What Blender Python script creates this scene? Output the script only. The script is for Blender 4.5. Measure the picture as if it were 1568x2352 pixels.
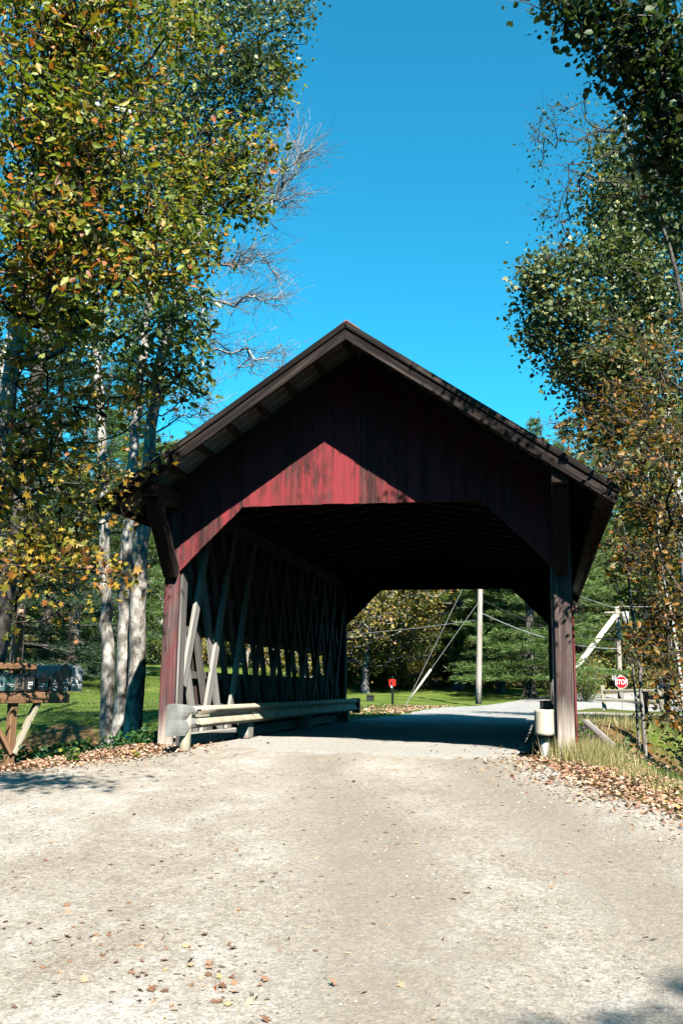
import bpy, math, random
import numpy as np
from mathutils import Vector, Matrix
random.seed(7); RNG = np.random.default_rng(7)
sc = bpy.context.scene; C = sc.collection
for o in list(bpy.data.objects): bpy.data.objects.remove(o)

# ------------------------------------------------------------------ camera, sky, sun, exposure
CAM = np.array([2.3671, -12.3545, 0.8232]); YAW, PITCH, ROLL, FPX = 0.208186, 0.179963, 0.012965, 2200.0
def cam_axes():
    cy, sy = math.cos(YAW), math.sin(YAW); cp, sp = math.cos(PITCH), math.sin(PITCH)
    f = np.array([-sy*cp, cy*cp, sp]); r = np.array([cy, sy, 0.0]); u = np.cross(r, f)
    c, s = math.cos(ROLL), math.sin(ROLL)
    return r*c+u*s, -r*s+u*c, f
RX, UX, FX = cam_axes()
cd = bpy.data.cameras.new('camera'); cam = bpy.data.objects.new('camera', cd); C.objects.link(cam)
cd.sensor_fit = 'VERTICAL'; cd.sensor_height = 36.0; cd.lens = FPX/2352*36.0
cd.clip_start = 0.05; cd.clip_end = 3000
M4 = Matrix.Identity(4)
for i in range(3):
    M4[i][0] = RX[i]; M4[i][1] = UX[i]; M4[i][2] = -FX[i]; M4[i][3] = CAM[i]
cam.matrix_world = M4; sc.camera = cam
sc.render.resolution_x = 682; sc.render.resolution_y = 1024

SUNV = np.array([0.49, -1.0, 1.06]); SUNV = SUNV/np.linalg.norm(SUNV)      # towards the sun
w = bpy.data.worlds.new('World'); sc.world = w; w.use_nodes = True
nt = w.node_tree; nt.nodes.clear()
sky = nt.nodes.new('ShaderNodeTexSky'); sky.sky_type = 'NISHITA'; sky.sun_disc = False
sky.sun_elevation = math.asin(SUNV[2]); sky.sun_rotation = math.atan2(SUNV[0], SUNV[1])
sky.altitude = 200; sky.air_density = 1.0; sky.dust_density = 0.25; sky.ozone_density = 2.0
tint = nt.nodes.new('ShaderNodeMix'); tint.data_type = 'RGBA'; tint.blend_type = 'MULTIPLY'
tint.inputs[0].default_value = 1.0; tint.inputs[7].default_value = (0.15, 1.10, 1.16, 1)
bg = nt.nodes.new('ShaderNodeBackground'); bg.inputs[1].default_value = 0.063
out = nt.nodes.new('ShaderNodeOutputWorld')
nt.links.new(sky.outputs[0], tint.inputs[6]); nt.links.new(tint.outputs[2], bg.inputs[0]); nt.links.new(bg.outputs[0], out.inputs[0])
sl = bpy.data.lights.new('sun', 'SUN'); sl.energy = 5.0; sl.angle = math.radians(0.5); sl.color = (1.0, 0.95, 0.86)
so = bpy.data.objects.new('sun', sl); C.objects.link(so); so.location = (20, -40, 45)
so.rotation_euler = Vector(SUNV).to_track_quat('Z', 'Y').to_euler()
sc.view_settings.view_transform = 'Standard'; sc.view_settings.look = 'None'
sc.view_settings.exposure = 1.74; sc.view_settings.gamma = 1.0
sc.cycles.use_denoising = True; sc.cycles.denoising_prefilter = 'ACCURATE'; sc.cycles.max_bounces = 6; sc.cycles.diffuse_bounces = 0; sc.cycles.transparent_max_bounces = 4
sc.cycles.transmission_bounces = 3; sc.cycles.glossy_bounces = 2

def at(px, py, D):                      # a point measured on the photograph (1568 px wide) at a distance D
    return CAM + D*((px-784)/FPX*RX-(py-1176)/FPX*UX+FX)

# ------------------------------------------------------------------ helpers
def mat(name): 
    m = bpy.data.materials.new(name); m.use_nodes = True
    t = m.node_tree; t.nodes.clear(); o = t.nodes.new('ShaderNodeOutputMaterial'); return m, t, o
class NT:
    def __init__(s, name, rough=0.8, spec=0.3):
        s.m, s.t, s.o = mat(name); s.p = s.n('BsdfPrincipled'); s.p.inputs['Roughness'].default_value = rough
        s.p.inputs['Specular IOR Level'].default_value = spec
        s.t.links.new(s.p.outputs[0], s.o.inputs[0]); s._tc = None
    def n(s, ty, **k):
        x = s.t.nodes.new('ShaderNode'+ty)
        for a, b in k.items(): setattr(x, a, b)
        return x
    def l(s, a, b): s.t.links.new(a, b)
    def tc(s, kind='Object'):
        if s._tc is None: s._tc = s.n('TexCoord')
        return s._tc.outputs[kind]
    def mapped(s, scale=(1,1,1), loc=(0,0,0), kind='Object', rnd=0.0, rot=(0,0,0)):
        m = s.n('Mapping'); m.inputs['Scale'].default_value = scale; m.inputs['Location'].default_value = loc
        m.inputs['Rotation'].default_value = rot
        s.l(s.tc(kind), m.inputs[0])
        if rnd:
            g = s.n('NewGeometry'); oi = s.n('ObjectInfo'); ad = s.n('Math', operation='ADD'); mu = s.n('Math', operation='MULTIPLY')
            s.l(g.outputs['Random Per Island'], ad.inputs[0]); s.l(oi.outputs['Random'], ad.inputs[1])
            s.l(ad.outputs[0], mu.inputs[0]); mu.inputs[1].default_value = rnd
            v = s.n('CombineXYZ'); s.l(mu.outputs[0], v.inputs[0]); s.l(mu.outputs[0], v.inputs[1]); s.l(mu.outputs[0], v.inputs[2])
            s.l(v.outputs[0], m.inputs['Location'])
        return m.outputs[0]
    def noise(s, vec, scale=1, detail=6, rough=0.6, dist=0.0):
        x = s.n('TexNoise'); x.inputs['Scale'].default_value = scale; x.inputs['Detail'].default_value = detail
        x.inputs['Roughness'].default_value = rough; x.inputs['Distortion'].default_value = dist
        s.l(vec, x.inputs[0]); return x.outputs[0]
    def ramp(s, v, stops, interp='LINEAR'):
        x = s.n('ValToRGB'); x.color_ramp.interpolation = interp; e = x.color_ramp.elements
        while len(e) < len(stops): e.new(0.5)
        for i, (p, c) in enumerate(stops):
            e[i].position = p; e[i].color = (c, c, c, 1) if isinstance(c, (int, float)) else (*c, 1)
        s.l(v, x.inputs[0]); return x.outputs[0]
    def mix(s, f, a, b, mode='MIX'):
        x = s.n('Mix', data_type='RGBA', blend_type=mode)
        for i, v in ((0, f), (6, a), (7, b)):
            if isinstance(v, (int, float)): x.inputs[i].default_value = v if i == 0 else (v, v, v, 1)
            elif isinstance(v, tuple): x.inputs[i].default_value = (*v, 1)
            else: s.l(v, x.inputs[i])
        return x.outputs[2]
    def math(s, op, a, b=0.0, clamp=False):
        x = s.n('Math', operation=op); x.use_clamp = clamp
        for i, v in ((0, a), (1, b)):
            if isinstance(v, (int, float)): x.inputs[i].default_value = v
            else: s.l(v, x.inputs[i])
        return x.outputs[0]
    def rnd(s):
        return s.n('NewGeometry').outputs['Random Per Island']
    def color(s, c):
        s.l(s.mix(1.0, c, (0.80, 0.80, 0.80), 'MULTIPLY'), s.p.inputs['Base Color'])
    def bump(s, h, strength=0.5, dist=0.01):
        b = s.n('Bump'); b.inputs['Strength'].default_value = strength; b.inputs['Distance'].default_value = dist
        s.l(h, b.inputs['Height']); s.l(b.outputs[0], s.p.inputs['Normal'])

def wood_mat(name, stops, axis='X', red=None, pale_base=False, knots=True, rough=0.85, redamt=(0.42, 0.58), spec=0.15):
    """weathered timber, grain along local axis; red = colour of flaking paint"""
    s = NT(name, rough, spec); i = 'XYZ'.index(axis)
    sc1 = [14, 14, 14]; sc1[i] = 0.6; sc2 = [60, 60, 60]; sc2[i] = 1.5; sc3 = [5.0, 5.0, 5.0]; sc3[i] = 1.9
    g1 = s.noise(s.mapped(sc1, rnd=37.0), 1, 5, 0.65, 0.4); g2 = s.noise(s.mapped(sc2, rnd=17.0), 1, 3, 0.6)
    pat = s.noise(s.mapped(sc3, rnd=23.0), 1, 6, 0.7)
    col = s.ramp(s.math('ADD', s.math('MULTIPLY', g1, 0.6), s.math('MULTIPLY', g2, 0.4)), stops)
    if red is not None:
        v = s.math('ADD', s.math('MULTIPLY', pat, 0.6), s.math('MULTIPLY', g2, 0.3))
        v = s.math('ADD', v, s.math('MULTIPLY', s.rnd(), 0.14))
        col = s.mix(s.ramp(v, [(redamt[0], 0.0), (redamt[1], 1.0)]), red, col)
        col = s.mix(s.math('MULTIPLY', s.rnd(), 0.35), col, s.mix(1.0, col, (0.75, 0.7, 0.75), 'MULTIPLY'))
    else:
        col = s.mix(s.math('MULTIPLY', s.rnd(), 0.4), col, s.mix(1.0, col, (0.6, 0.58, 0.55), 'MULTIPLY'))
    if pale_base:
        sx_ = s.n('SeparateXYZ'); s.l(s.tc(), sx_.inputs[0])
        h_ = s.math('ADD', sx_.outputs[0], s.math('MULTIPLY', s.math('SUBTRACT', g1, 0.5), 0.9))
        col = s.mix(s.ramp(h_, [(0.25, 1.0), (0.75, 0.0)]), col, s.ramp(g2, [(0.3, (0.20, 0.16, 0.13)), (0.6, (0.46, 0.40, 0.34))]))
    if knots:
        sc4 = [5.5, 5.5, 5.5]; sc4[i] = 2.2
        vo = s.n('TexVoronoi'); vo.inputs['Scale'].default_value = 1.0; s.l(s.mapped(sc4, rnd=51.0), vo.inputs[0])
        kn = s.ramp(vo.outputs['Distance'], [(0.05, 1.0), (0.13, 0.0)])
        col = s.mix(s.math('MULTIPLY', kn, 0.75), col, (0.03, 0.018, 0.012))
    s.color(col); s.bump(s.math('ADD', g2, s.math('MULTIPLY', g1, 0.8)), 0.6, 0.006)
    return s.m

def mesh_np(name, V, faces_list):
    """faces_list: list of int arrays (n,k) of faces with k corners, with optional material index tuple"""
    me = bpy.data.meshes.new(name); V = np.asarray(V, dtype=np.float32)
    me.vertices.add(len(V)); me.vertices.foreach_set('co', V.ravel())
    loops, starts, totals, mats = [], [], [], []; s = 0
    for f in faces_list:
        mi = 0
        if isinstance(f, tuple): f, mi = f
        f = np.asarray(f, dtype=np.int32)
        if len(f) == 0: continue
        n, k = f.shape; loops.append(f.ravel()); starts.append(s+np.arange(n)*k); totals.append(np.full(n, k)); mats.append(np.full(n, mi)); s += n*k
    loops = np.concatenate(loops).astype(np.int32); starts = np.concatenate(starts).astype(np.int32)
    totals = np.concatenate(totals).astype(np.int32); mats = np.concatenate(mats).astype(np.int32)
    me.loops.add(len(loops)); me.loops.foreach_set('vertex_index', loops)
    me.polygons.add(len(starts)); me.polygons.foreach_set('loop_start', starts); me.polygons.foreach_set('loop_total', totals)
    me.polygons.foreach_set('material_index', mats)
    me.update(calc_edges=True); return me
def link(name, me, mats, parent=None, label=None, cat=None, group=None, kind=None):
    o = bpy.data.objects.new(name, me); C.objects.link(o)
    if me is not None:
        for m in (mats if isinstance(mats, (list, tuple)) else [mats]):
            if m is not None and me.materials.find(m.name) < 0: me.materials.append(m)
    if parent is not None: o.parent = parent
    return tag(o, label, cat, group, kind)
def tag(o, label=None, cat=None, group=None, kind=None):
    if label: o['label'] = label
    if cat: o['category'] = cat
    if group: o['group'] = group
    if kind: o['kind'] = kind
    return o
def empty(name, loc, label, cat, group=None):
    o = bpy.data.objects.new(name, None); C.objects.link(o); o.location = loc; o.empty_display_size = 0.2
    return tag(o, label, cat, group)
def copy_tree(o, parent=None):
    c = o.copy(); C.objects.link(c); c.parent = parent
    for ch in o.children: copy_tree(ch, c)
    return c
class G:
    """collects shapes into one mesh"""
    def __init__(s): s.V = []; s.F = []; s.M = []
    def add(s, vs, fs, m=0):
        b = len(s.V); s.V += [tuple(v) for v in vs]; s.F += [tuple(b+i for i in f) for f in fs]; s.M += [m]*len(fs)
    def hexa(s, p, m=0, fm=None):      # 8 corners: bottom 4 ccw, top 4 ccw
        fs = [(3,2,1,0),(4,5,6,7),(0,1,5,4),(1,2,6,5),(2,3,7,6),(3,0,4,7)]
        b = len(s.V); s.V += [tuple(v) for v in p]; s.F += [tuple(b+i for i in f) for f in fs]; s.M += fm if fm else [m]*6
    def box(s, x0, y0, z0, x1, y1, z1, m=0, fm=None):
        s.hexa([(x0,y0,z0),(x1,y0,z0),(x1,y1,z0),(x0,y1,z0),(x0,y0,z1),(x1,y0,z1),(x1,y1,z1),(x0,y1,z1)], m, fm)
    def prism(s, poly, axis, a, b, m=0):   # poly 2-D points (ccw) extruded along axis between a and b
        def P(q, t): return {'x': (t, q[0], q[1]), 'y': (q[0], t, q[1]), 'z': (q[0], q[1], t)}[axis]
        n = len(poly); vs = [P(q, a) for q in poly]+[P(q, b) for q in poly]
        fs = [tuple(range(n-1, -1, -1)), tuple(range(n, 2*n))]+[(i, (i+1) % n, n+(i+1) % n, n+i) for i in range(n)]
        s.add(vs, fs, m)
    def tube(s, pts, r, n=8, m=0, cap=True):
        pts = [Vector(p) for p in pts]; rs = r if isinstance(r, (list, tuple)) else [r]*len(pts)
        rings = []; up = Vector((0.13, 0.21, 1)).normalized()
        for i, p in enumerate(pts):
            d = (pts[min(i+1, len(pts)-1)]-pts[max(i-1, 0)]).normalized()
            a = d.cross(up)
            if a.length < 0.05: a = d.cross(Vector((1, 0, 0)))
            a.normalize(); c = d.cross(a)
            rings.append([p+rs[i]*(math.cos(t)*a+math.sin(t)*c) for t in [2*math.pi*k/n for k in range(n)]])
        vs = [v for q in rings for v in q]
        fs = [(i*n+k, i*n+(k+1) % n, (i+1)*n+(k+1) % n, (i+1)*n+k) for i in range(len(pts)-1) for k in range(n)]
        if cap: fs += [tuple(range(n-1, -1, -1)), tuple((len(pts)-1)*n+k for k in range(n))]
        s.add(vs, fs, m)
    def mesh(s, name, smooth=False):
        me = bpy.data.meshes.new(name); me.from_pydata(s.V, [], s.F); me.update()
        import bmesh
        bm = bmesh.new(); bm.from_mesh(me); 
        bmesh.ops.recalc_face_normals(bm, faces=bm.faces); bm.to_mesh(me); bm.free()
        if smooth: me.polygons.foreach_set('use_smooth', [True]*len(me.polygons))
        return me
    def build(s, name, mats, parent=None, smooth=False, bevel=0, **k):
        me = s.mesh(name, smooth); me.materials.clear()
        for m in (mats if isinstance(mats, (list, tuple)) else [mats]): me.materials.append(m)
        me.polygons.foreach_set('material_index', s.M)
        o = bpy.data.objects.new(name, me); C.objects.link(o)
        if parent is not None: o.parent = parent
        if bevel:
            b = o.modifiers.new('bevel', 'BEVEL'); b.width = bevel; b.segments = 1; b.limit_method = 'ANGLE'
        return tag(o, **k)
def beam(name, p0, p1, w_, h_, m, parent=None, up=(0, 0, 1), bevel=0.004, warp=0.0, **k):
    """a timber with its own frame: local X along it, w_ across, h_ along up"""
    p0, p1 = Vector(p0), Vector(p1); d = p1-p0; L = d.length; x = d.normalized(); u = Vector(up)
    y = u.cross(x); 
    if y.length < 1e-3: y = Vector((0, 1, 0)).cross(x)
    y.normalize(); z = x.cross(y)
    g = G(); nseg = max(1, int(L/0.8)) if warp else 1
    xs = [L*i/nseg for i in range(nseg+1)]
    off = [(random.uniform(-warp, warp), random.uniform(-warp, warp)) for _ in xs]
    vs = []
    for X, (a, b) in zip(xs, off): vs += [(X, -w_/2+a, -h_/2+b), (X, w_/2+a, -h_/2+b), (X, w_/2+a, h_/2+b), (X, -w_/2+a, h_/2+b)]
    n = len(xs); fs = [(3,2,1,0), (4*n-4, 4*n-3, 4*n-2, 4*n-1)]
    for i in range(n-1):
        for kk in range(4): fs.append((4*i+kk, 4*i+(kk+1) % 4, 4*i+4+(kk+1) % 4, 4*i+4+kk))
    g.add(vs, fs); o = g.build(name, m, None, bevel=bevel, **k)
    o.matrix_basis = Matrix(((x[0], y[0], z[0], p0[0]), (x[1], y[1], z[1], p0[1]), (x[2], y[2], z[2], p0[2]), (0, 0, 0, 1)))
    if parent is not None:
        o.parent = parent; o.location = Vector(o.location)-parent.location
    return o

# ------------------------------------------------------------------ materials
GREY = [(0.30, (0.02, 0.017, 0.015)), (0.5, (0.075, 0.066, 0.057)), (0.7, (0.17, 0.155, 0.14))]
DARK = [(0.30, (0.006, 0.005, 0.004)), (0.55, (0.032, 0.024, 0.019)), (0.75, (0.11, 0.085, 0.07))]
W_GREY = wood_mat('weathered_grey_wood', [(0.3, (0.05, 0.045, 0.042)), (0.5, (0.17, 0.155, 0.145)), (0.7, (0.36, 0.34, 0.32))])
W_GREYZ = wood_mat('weathered_grey_boards', GREY, 'Z')
W_DARK = wood_mat('dark_wood', DARK)
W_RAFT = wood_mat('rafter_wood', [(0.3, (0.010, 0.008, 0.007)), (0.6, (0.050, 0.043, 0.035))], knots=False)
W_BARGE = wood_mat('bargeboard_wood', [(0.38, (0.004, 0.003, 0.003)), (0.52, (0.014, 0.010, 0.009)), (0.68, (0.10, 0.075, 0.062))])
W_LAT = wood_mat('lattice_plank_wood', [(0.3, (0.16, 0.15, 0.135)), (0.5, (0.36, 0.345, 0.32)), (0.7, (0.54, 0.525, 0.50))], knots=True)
W_GREYL = wood_mat('shaded_lattice_wood', [(0.3, (0.04, 0.036, 0.032)), (0.5, (0.115, 0.105, 0.095)), (0.7, (0.22, 0.205, 0.19))])  # darker copy of the plank wood, interior shade painted into its colour
W_RED = wood_mat('red_painted_boards', [(0.32, (0.015, 0.010, 0.010)), (0.5, (0.055, 0.022, 0.020)), (0.7, (0.17, 0.075, 0.070))], 'Z', red=(0.225, 0.032, 0.038), redamt=(0.46, 0.58))
W_POST = wood_mat('worn_red_post', [(0.34, (0.02, 0.015, 0.014)), (0.5, (0.085, 0.055, 0.052)), (0.68, (0.24, 0.17, 0.16))], 'X', red=(0.17, 0.038, 0.042), redamt=(0.42, 0.62), pale_base=True)
W_POSTR = wood_mat('bare_dark_post', [(0.32, (0.02, 0.015, 0.013)), (0.5, (0.075, 0.052, 0.046)), (0.68, (0.21, 0.155, 0.14))], 'X', red=(0.15, 0.034, 0.036), redamt=(0.30, 0.50), pale_base=True)
W_NEW = wood_mat('fresh_lumber', [(0.3, (0.12, 0.062, 0.035)), (0.5, (0.22, 0.12, 0.065)), (0.7, (0.34, 0.20, 0.115))], 'X', rough=0.6)
W_POLE = wood_mat('pole_wood', [(0.3, (0.20, 0.15, 0.12)), (0.5, (0.38, 0.33, 0.28)), (0.7, (0.58, 0.54, 0.48))], 'Z', knots=False)
W_RAIL = wood_mat('split_rail_wood', [(0.3, (0.18, 0.15, 0.10)), (0.5, (0.36, 0.32, 0.24)), (0.7, (0.55, 0.50, 0.40))], 'X', knots=False)

def metal_mat(name, c0, c1, rough=0.45, metallic=0.6, scale=6, spec=0.5):
    s = NT(name, rough, spec); s.p.inputs['Metallic'].default_value = metallic
    n1 = s.noise(s.mapped((scale, scale, scale*0.4), rnd=9.0), 1, 6, 0.65); s.color(s.ramp(n1, [(0.35, c0), (0.65, c1)]))
    s.l(s.ramp(n1, [(0.3, rough+0.15), (0.7, rough-0.1)]), s.p.inputs['Roughness'])
    s.bump(s.noise(s.mapped((40, 40, 40)), 1, 3), 0.1, 0.002); return s.m
GALV = metal_mat('galvanised_steel', (0.24, 0.24, 0.225), (0.40, 0.40, 0.375), 0.5, 0.35)
GALVP = metal_mat('pale_guardrail_paint', (0.36, 0.31, 0.22), (0.52, 0.47, 0.36), 0.65, 0.0)
ROOFTOP = metal_mat('red_brown_roof_metal', (0.16, 0.05, 0.04), (0.32, 0.12, 0.09), 0.5, 0.3)
ROOFIN = metal_mat('grey_roof_metal', (0.55, 0.53, 0.49), (0.72, 0.70, 0.65), 0.6, 0.0)
BLACKM = metal_mat('black_enamel', (0.004, 0.004, 0.005), (0.010, 0.010, 0.011), 0.35, 0.0)
DARKM = metal_mat('dark_grey_enamel', (0.008, 0.008, 0.010), (0.028, 0.028, 0.030), 0.45, 0.1)
SILVER = metal_mat('silver_enamel', (0.17, 0.175, 0.19), (0.27, 0.275, 0.29), 0.4, 0.3)
TEALM = metal_mat('blue_grey_enamel', (0.05, 0.09, 0.10), (0.10, 0.16, 0.175), 0.4, 0.1)
GREENM = metal_mat('green_enamel', (0.006, 0.03, 0.026), (0.012, 0.055, 0.045), 0.4, 0.1)
TAUPEM = metal_mat('taupe_enamel', (0.08, 0.065, 0.055), (0.15, 0.12, 0.10), 0.45, 0.1)
def plain(name, c, rough=0.6, spec=0.3):
    s = NT(name, rough, spec); n1 = s.noise(s.mapped((9, 9, 9), rnd=5.0), 1, 5, 0.6)
    s.color(s.mix(s.math('MULTIPLY', n1, 0.5), c, tuple(x*0.7 for x in c))); return s.m
WHITE = plain('white_paint', (0.78, 0.78, 0.76)); STICK = plain('shade_greyed_sticker', (0.60, 0.60, 0.57)); INK = plain('black_lettering', (0.012, 0.012, 0.012)); STOPRED = plain('red_sign_paint', (0.55, 0.012, 0.02), 0.4)  # sticker white is greyed to carry the tree shade over the mailboxes
REDP = plain('red_plastic', (0.55, 0.02, 0.015), 0.4); BROWNP = plain('brown_metal_post', (0.07, 0.03, 0.022)); WIRE = plain('wire', (0.30, 0.30, 0.29), 0.5)
BLKW = plain('black_cable', (0.012, 0.012, 0.012)); RUST = plain('rusty_transformer', (0.42, 0.40, 0.37))
YELG = plain('pale_guy_guard', (0.62, 0.58, 0.42))

def leaf_mat(name, stops, trans=0.30, patch=None, rough=0.5, spec=0.4, pscale=0.5):
    s = NT(name, rough, spec); r = s.rnd()
    if patch:
        n1 = s.noise(s.mapped((pscale,)*3), 1, 2, 0.5); r = s.math('ADD', s.math('MULTIPLY', r, 0.62), s.math('MULTIPLY', s.math('SUBTRACT', n1, 0.22), patch), True)
    col = s.ramp(r, stops); s.color(col)
    tr = s.n('BsdfTranslucent'); s.l(s.mix(1.0, col, (1.2, 1.2, 0.55), 'MULTIPLY'), tr.inputs[0])
    mx = s.n('MixShader'); mx.inputs[0].default_value = trans; s.l(s.p.outputs[0], mx.inputs[1]); s.l(tr.outputs[0], mx.inputs[2]); s.l(mx.outputs[0], s.o.inputs[0])
    return s.m
L_MAPLE = leaf_mat('turning_maple_leaves', [(0.0, (0.05, 0.09, 0.016)), (0.40, (0.12, 0.175, 0.02)), (0.62, (0.24, 0.27, 0.03)), (0.76, (0.34, 0.25, 0.025)), (0.88, (0.40, 0.15, 0.03)), (0.96, (0.42, 0.10, 0.03)), (1.0, (0.45, 0.30, 0.24))], 0.35, 0.98, pscale=0.8)
L_YELLOW = leaf_mat('yellow_maple_leaves', [(0.0, (0.05, 0.08, 0.014)), (0.32, (0.12, 0.14, 0.02)), (0.52, (0.30, 0.26, 0.03)), (0.72, (0.42, 0.26, 0.03)), (0.86, (0.30, 0.11, 0.02)), (1.0, (0.42, 0.24, 0.14))], 0.34, 0.9, pscale=1.1)
L_ASPEN = leaf_mat('aspen_leaves', [(0.0, (0.040, 0.065, 0.018)), (0.5, (0.085, 0.120, 0.032)), (0.85, (0.17, 0.20, 0.075)), (0.97, (0.30, 0.31, 0.16)), (1.0, (0.42, 0.30, 0.04))], 0.22, rough=0.45, spec=0.35)
L_NEAR = leaf_mat('near_dark_leaves', [(0.0, (0.020, 0.040, 0.010)), (0.6, (0.040, 0.075, 0.016)), (0.95, (0.08, 0.12, 0.04)), (1.0, (0.2, 0.2, 0.08))], 0.3, rough=0.45, spec=0.3)
L_GREEN = leaf_mat('broad_green_leaves', [(0.0, (0.035, 0.065, 0.014)), (0.5, (0.075, 0.125, 0.028)), (0.85, (0.14, 0.20, 0.06)), (1.0, (0.28, 0.24, 0.05))], 0.28, rough=0.38, spec=0.5)
L_ORANGE = leaf_mat('orange_beech_leaves', [(0.0, (0.045, 0.065, 0.012)), (0.42, (0.10, 0.10, 0.014)), (0.62, (0.25, 0.12, 0.014)), (0.85, (0.20, 0.07, 0.012)), (1.0, (0.42, 0.26, 0.03))], 0.30, 0.7)
L_BACK = leaf_mat('far_broadleaf', [(0.0, (0.07, 0.08, 0.02)), (0.35, (0.17, 0.165, 0.035)), (0.65, (0.38, 0.29, 0.06)), (0.85, (0.42, 0.25, 0.09)), (1.0, (0.48, 0.20, 0.08))], 0.3, 0.7, pscale=0.25)
L_BACKG = leaf_mat('far_green_broadleaf', [(0.0, (0.04, 0.07, 0.016)), (0.5, (0.11, 0.155, 0.028)), (0.8, (0.27, 0.26, 0.05)), (1.0, (0.42, 0.33, 0.06))], 0.3, 0.5, pscale=0.3)
L_PINE = leaf_mat('pine_needles', [(0.0, (0.050, 0.095, 0.026)), (0.5, (0.125, 0.20, 0.050)), (1.0, (0.26, 0.34, 0.11))], 0.25, 0.4, rough=0.5, pscale=0.4)
L_HEM = leaf_mat('hemlock_needles', [(0.0, (0.012, 0.032, 0.014)), (0.6, (0.030, 0.065, 0.026)), (1.0, (0.06, 0.11, 0.04))], 0.12, rough=0.5)
L_DRY = leaf_mat('fallen_leaf', [(0.0, (0.16, 0.07, 0.035)), (0.3, (0.34, 0.17, 0.10)), (0.6, (0.48, 0.30, 0.20)), (0.9, (0.60, 0.44, 0.33)), (1.0, (0.45, 0.25, 0.04))], 0.15, rough=0.7)
L_DRYR = leaf_mat('fallen_leaf_on_road', [(0.0, (0.12, 0.06, 0.03)), (0.3, (0.26, 0.13, 0.07)), (0.6, (0.38, 0.23, 0.14)), (0.88, (0.46, 0.36, 0.26)), (0.97, (0.42, 0.28, 0.06)), (1.0, (0.5, 0.08, 0.03))], 0.15, rough=0.7)
L_GRASS = leaf_mat('dry_grass', [(0.0, (0.10, 0.13, 0.03)), (0.4, (0.28, 0.25, 0.09)), (1.0, (0.52, 0.43, 0.22))], 0.3)
L_GRASSG = leaf_mat('green_grass', [(0.0, (0.035, 0.075, 0.014)), (0.6, (0.085, 0.14, 0.02)), (1.0, (0.20, 0.22, 0.05))], 0.3)
L_IVY = leaf_mat('ground_ivy', [(0.0, (0.012, 0.05, 0.014)), (0.6, (0.03, 0.10, 0.025)), (0.95, (0.07, 0.16, 0.03)), (1.0, (0.3, 0.28, 0.04))], 0.25)

def bark(name, dark, mid, pale, zs=0.35, k=(0.38, 0.5, 0.62), sc_=9):
    s = NT(name, 0.9, 0.1); v = s.mapped((sc_, sc_, sc_*zs), rnd=13.0)
    a = s.noise(v, 1, 8, 0.75, 0.3); b = s.noise(s.mapped((2.2, 2.2, 1.6), rnd=3.0), 1, 4, 0.6)
    m_ = s.math('ADD', s.math('MULTIPLY', a, 0.65), s.math('MULTIPLY', b, 0.35))
    s.color(s.ramp(m_, [(k[0], dark), (k[1], mid), (k[2], pale)])); s.bump(a, 1.0, 0.03); return s.m
B_PALE = bark('pale_mottled_bark', (0.05, 0.045, 0.04), (0.30, 0.27, 0.235), (0.60, 0.57, 0.52), 0.5, (0.40, 0.49, 0.58))
B_BIRCH = bark('white_birch_bark', (0.06, 0.05, 0.045), (0.42, 0.40, 0.36), (0.68, 0.66, 0.62), 3.0, (0.34, 0.42, 0.56), 4)
B_BROWN = bark('brown_twig_bark', (0.02, 0.016, 0.013), (0.07, 0.058, 0.046), (0.16, 0.14, 0.12))
B_GREY = bark('grey_bark', (0.025, 0.02, 0.017), (0.10, 0.088, 0.075), (0.22, 0.20, 0.175))
B_TWIG = bark('grey_twig_bark', (0.10, 0.09, 0.08), (0.22, 0.20, 0.19), (0.40, 0.37, 0.35))

# ------------------------------------------------------------------ ground
def sm(t): t = np.clip(t, 0, 1); return t*t*(3-2*t)
RL = np.array([(-30, -9), (-8, -6.5), (-5, -5.2), (-3.4, -4.6), (-2.6, -3.9), (-2.0, -3.45), (-1.3, -3.0), (-.4, -2.75), (0, -2.6), (11.5, -2.45), (16, -1.95), (22, -2.1), (28, -2.1), (35, -.5), (45, 1.6)])
RR = np.array([(-30, 12), (-8, 5.3), (-5, 4.1), (-3.67, 3.5), (-2.86, 3.05), (-1.68, 2.6), (-.1, 2.1), (0.3, 2.4), (11.5, 2.4), (16, 2.6), (22, 3.3), (28, 3.6), (34, 4.5), (37, 9), (42, 20)])
def road_l(y): return np.interp(y, RL[:, 0], RL[:, 1])
def road_r(y): return np.interp(y, RR[:, 0], RR[:, 1])
FARL = [(-2.5, 11.3), (-1.95, 16), (-2.1, 22), (-2.1, 28), (-.5, 35), (1.9, 45), (8, 54), (30, 62)]
FARR = [(2.5, 11.3), (2.6, 16), (3.3, 22), (3.6, 28), (4.6, 33.5), (9, 36.5), (20, 41), (45, 48)]
def wob(x, y): return 0.5*np.sin(x*1.7+y*0.9+1)+0.3*np.sin(x*3.1-y*2.3)+0.2*np.sin(x*6.3+y*5.1+2)
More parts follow.
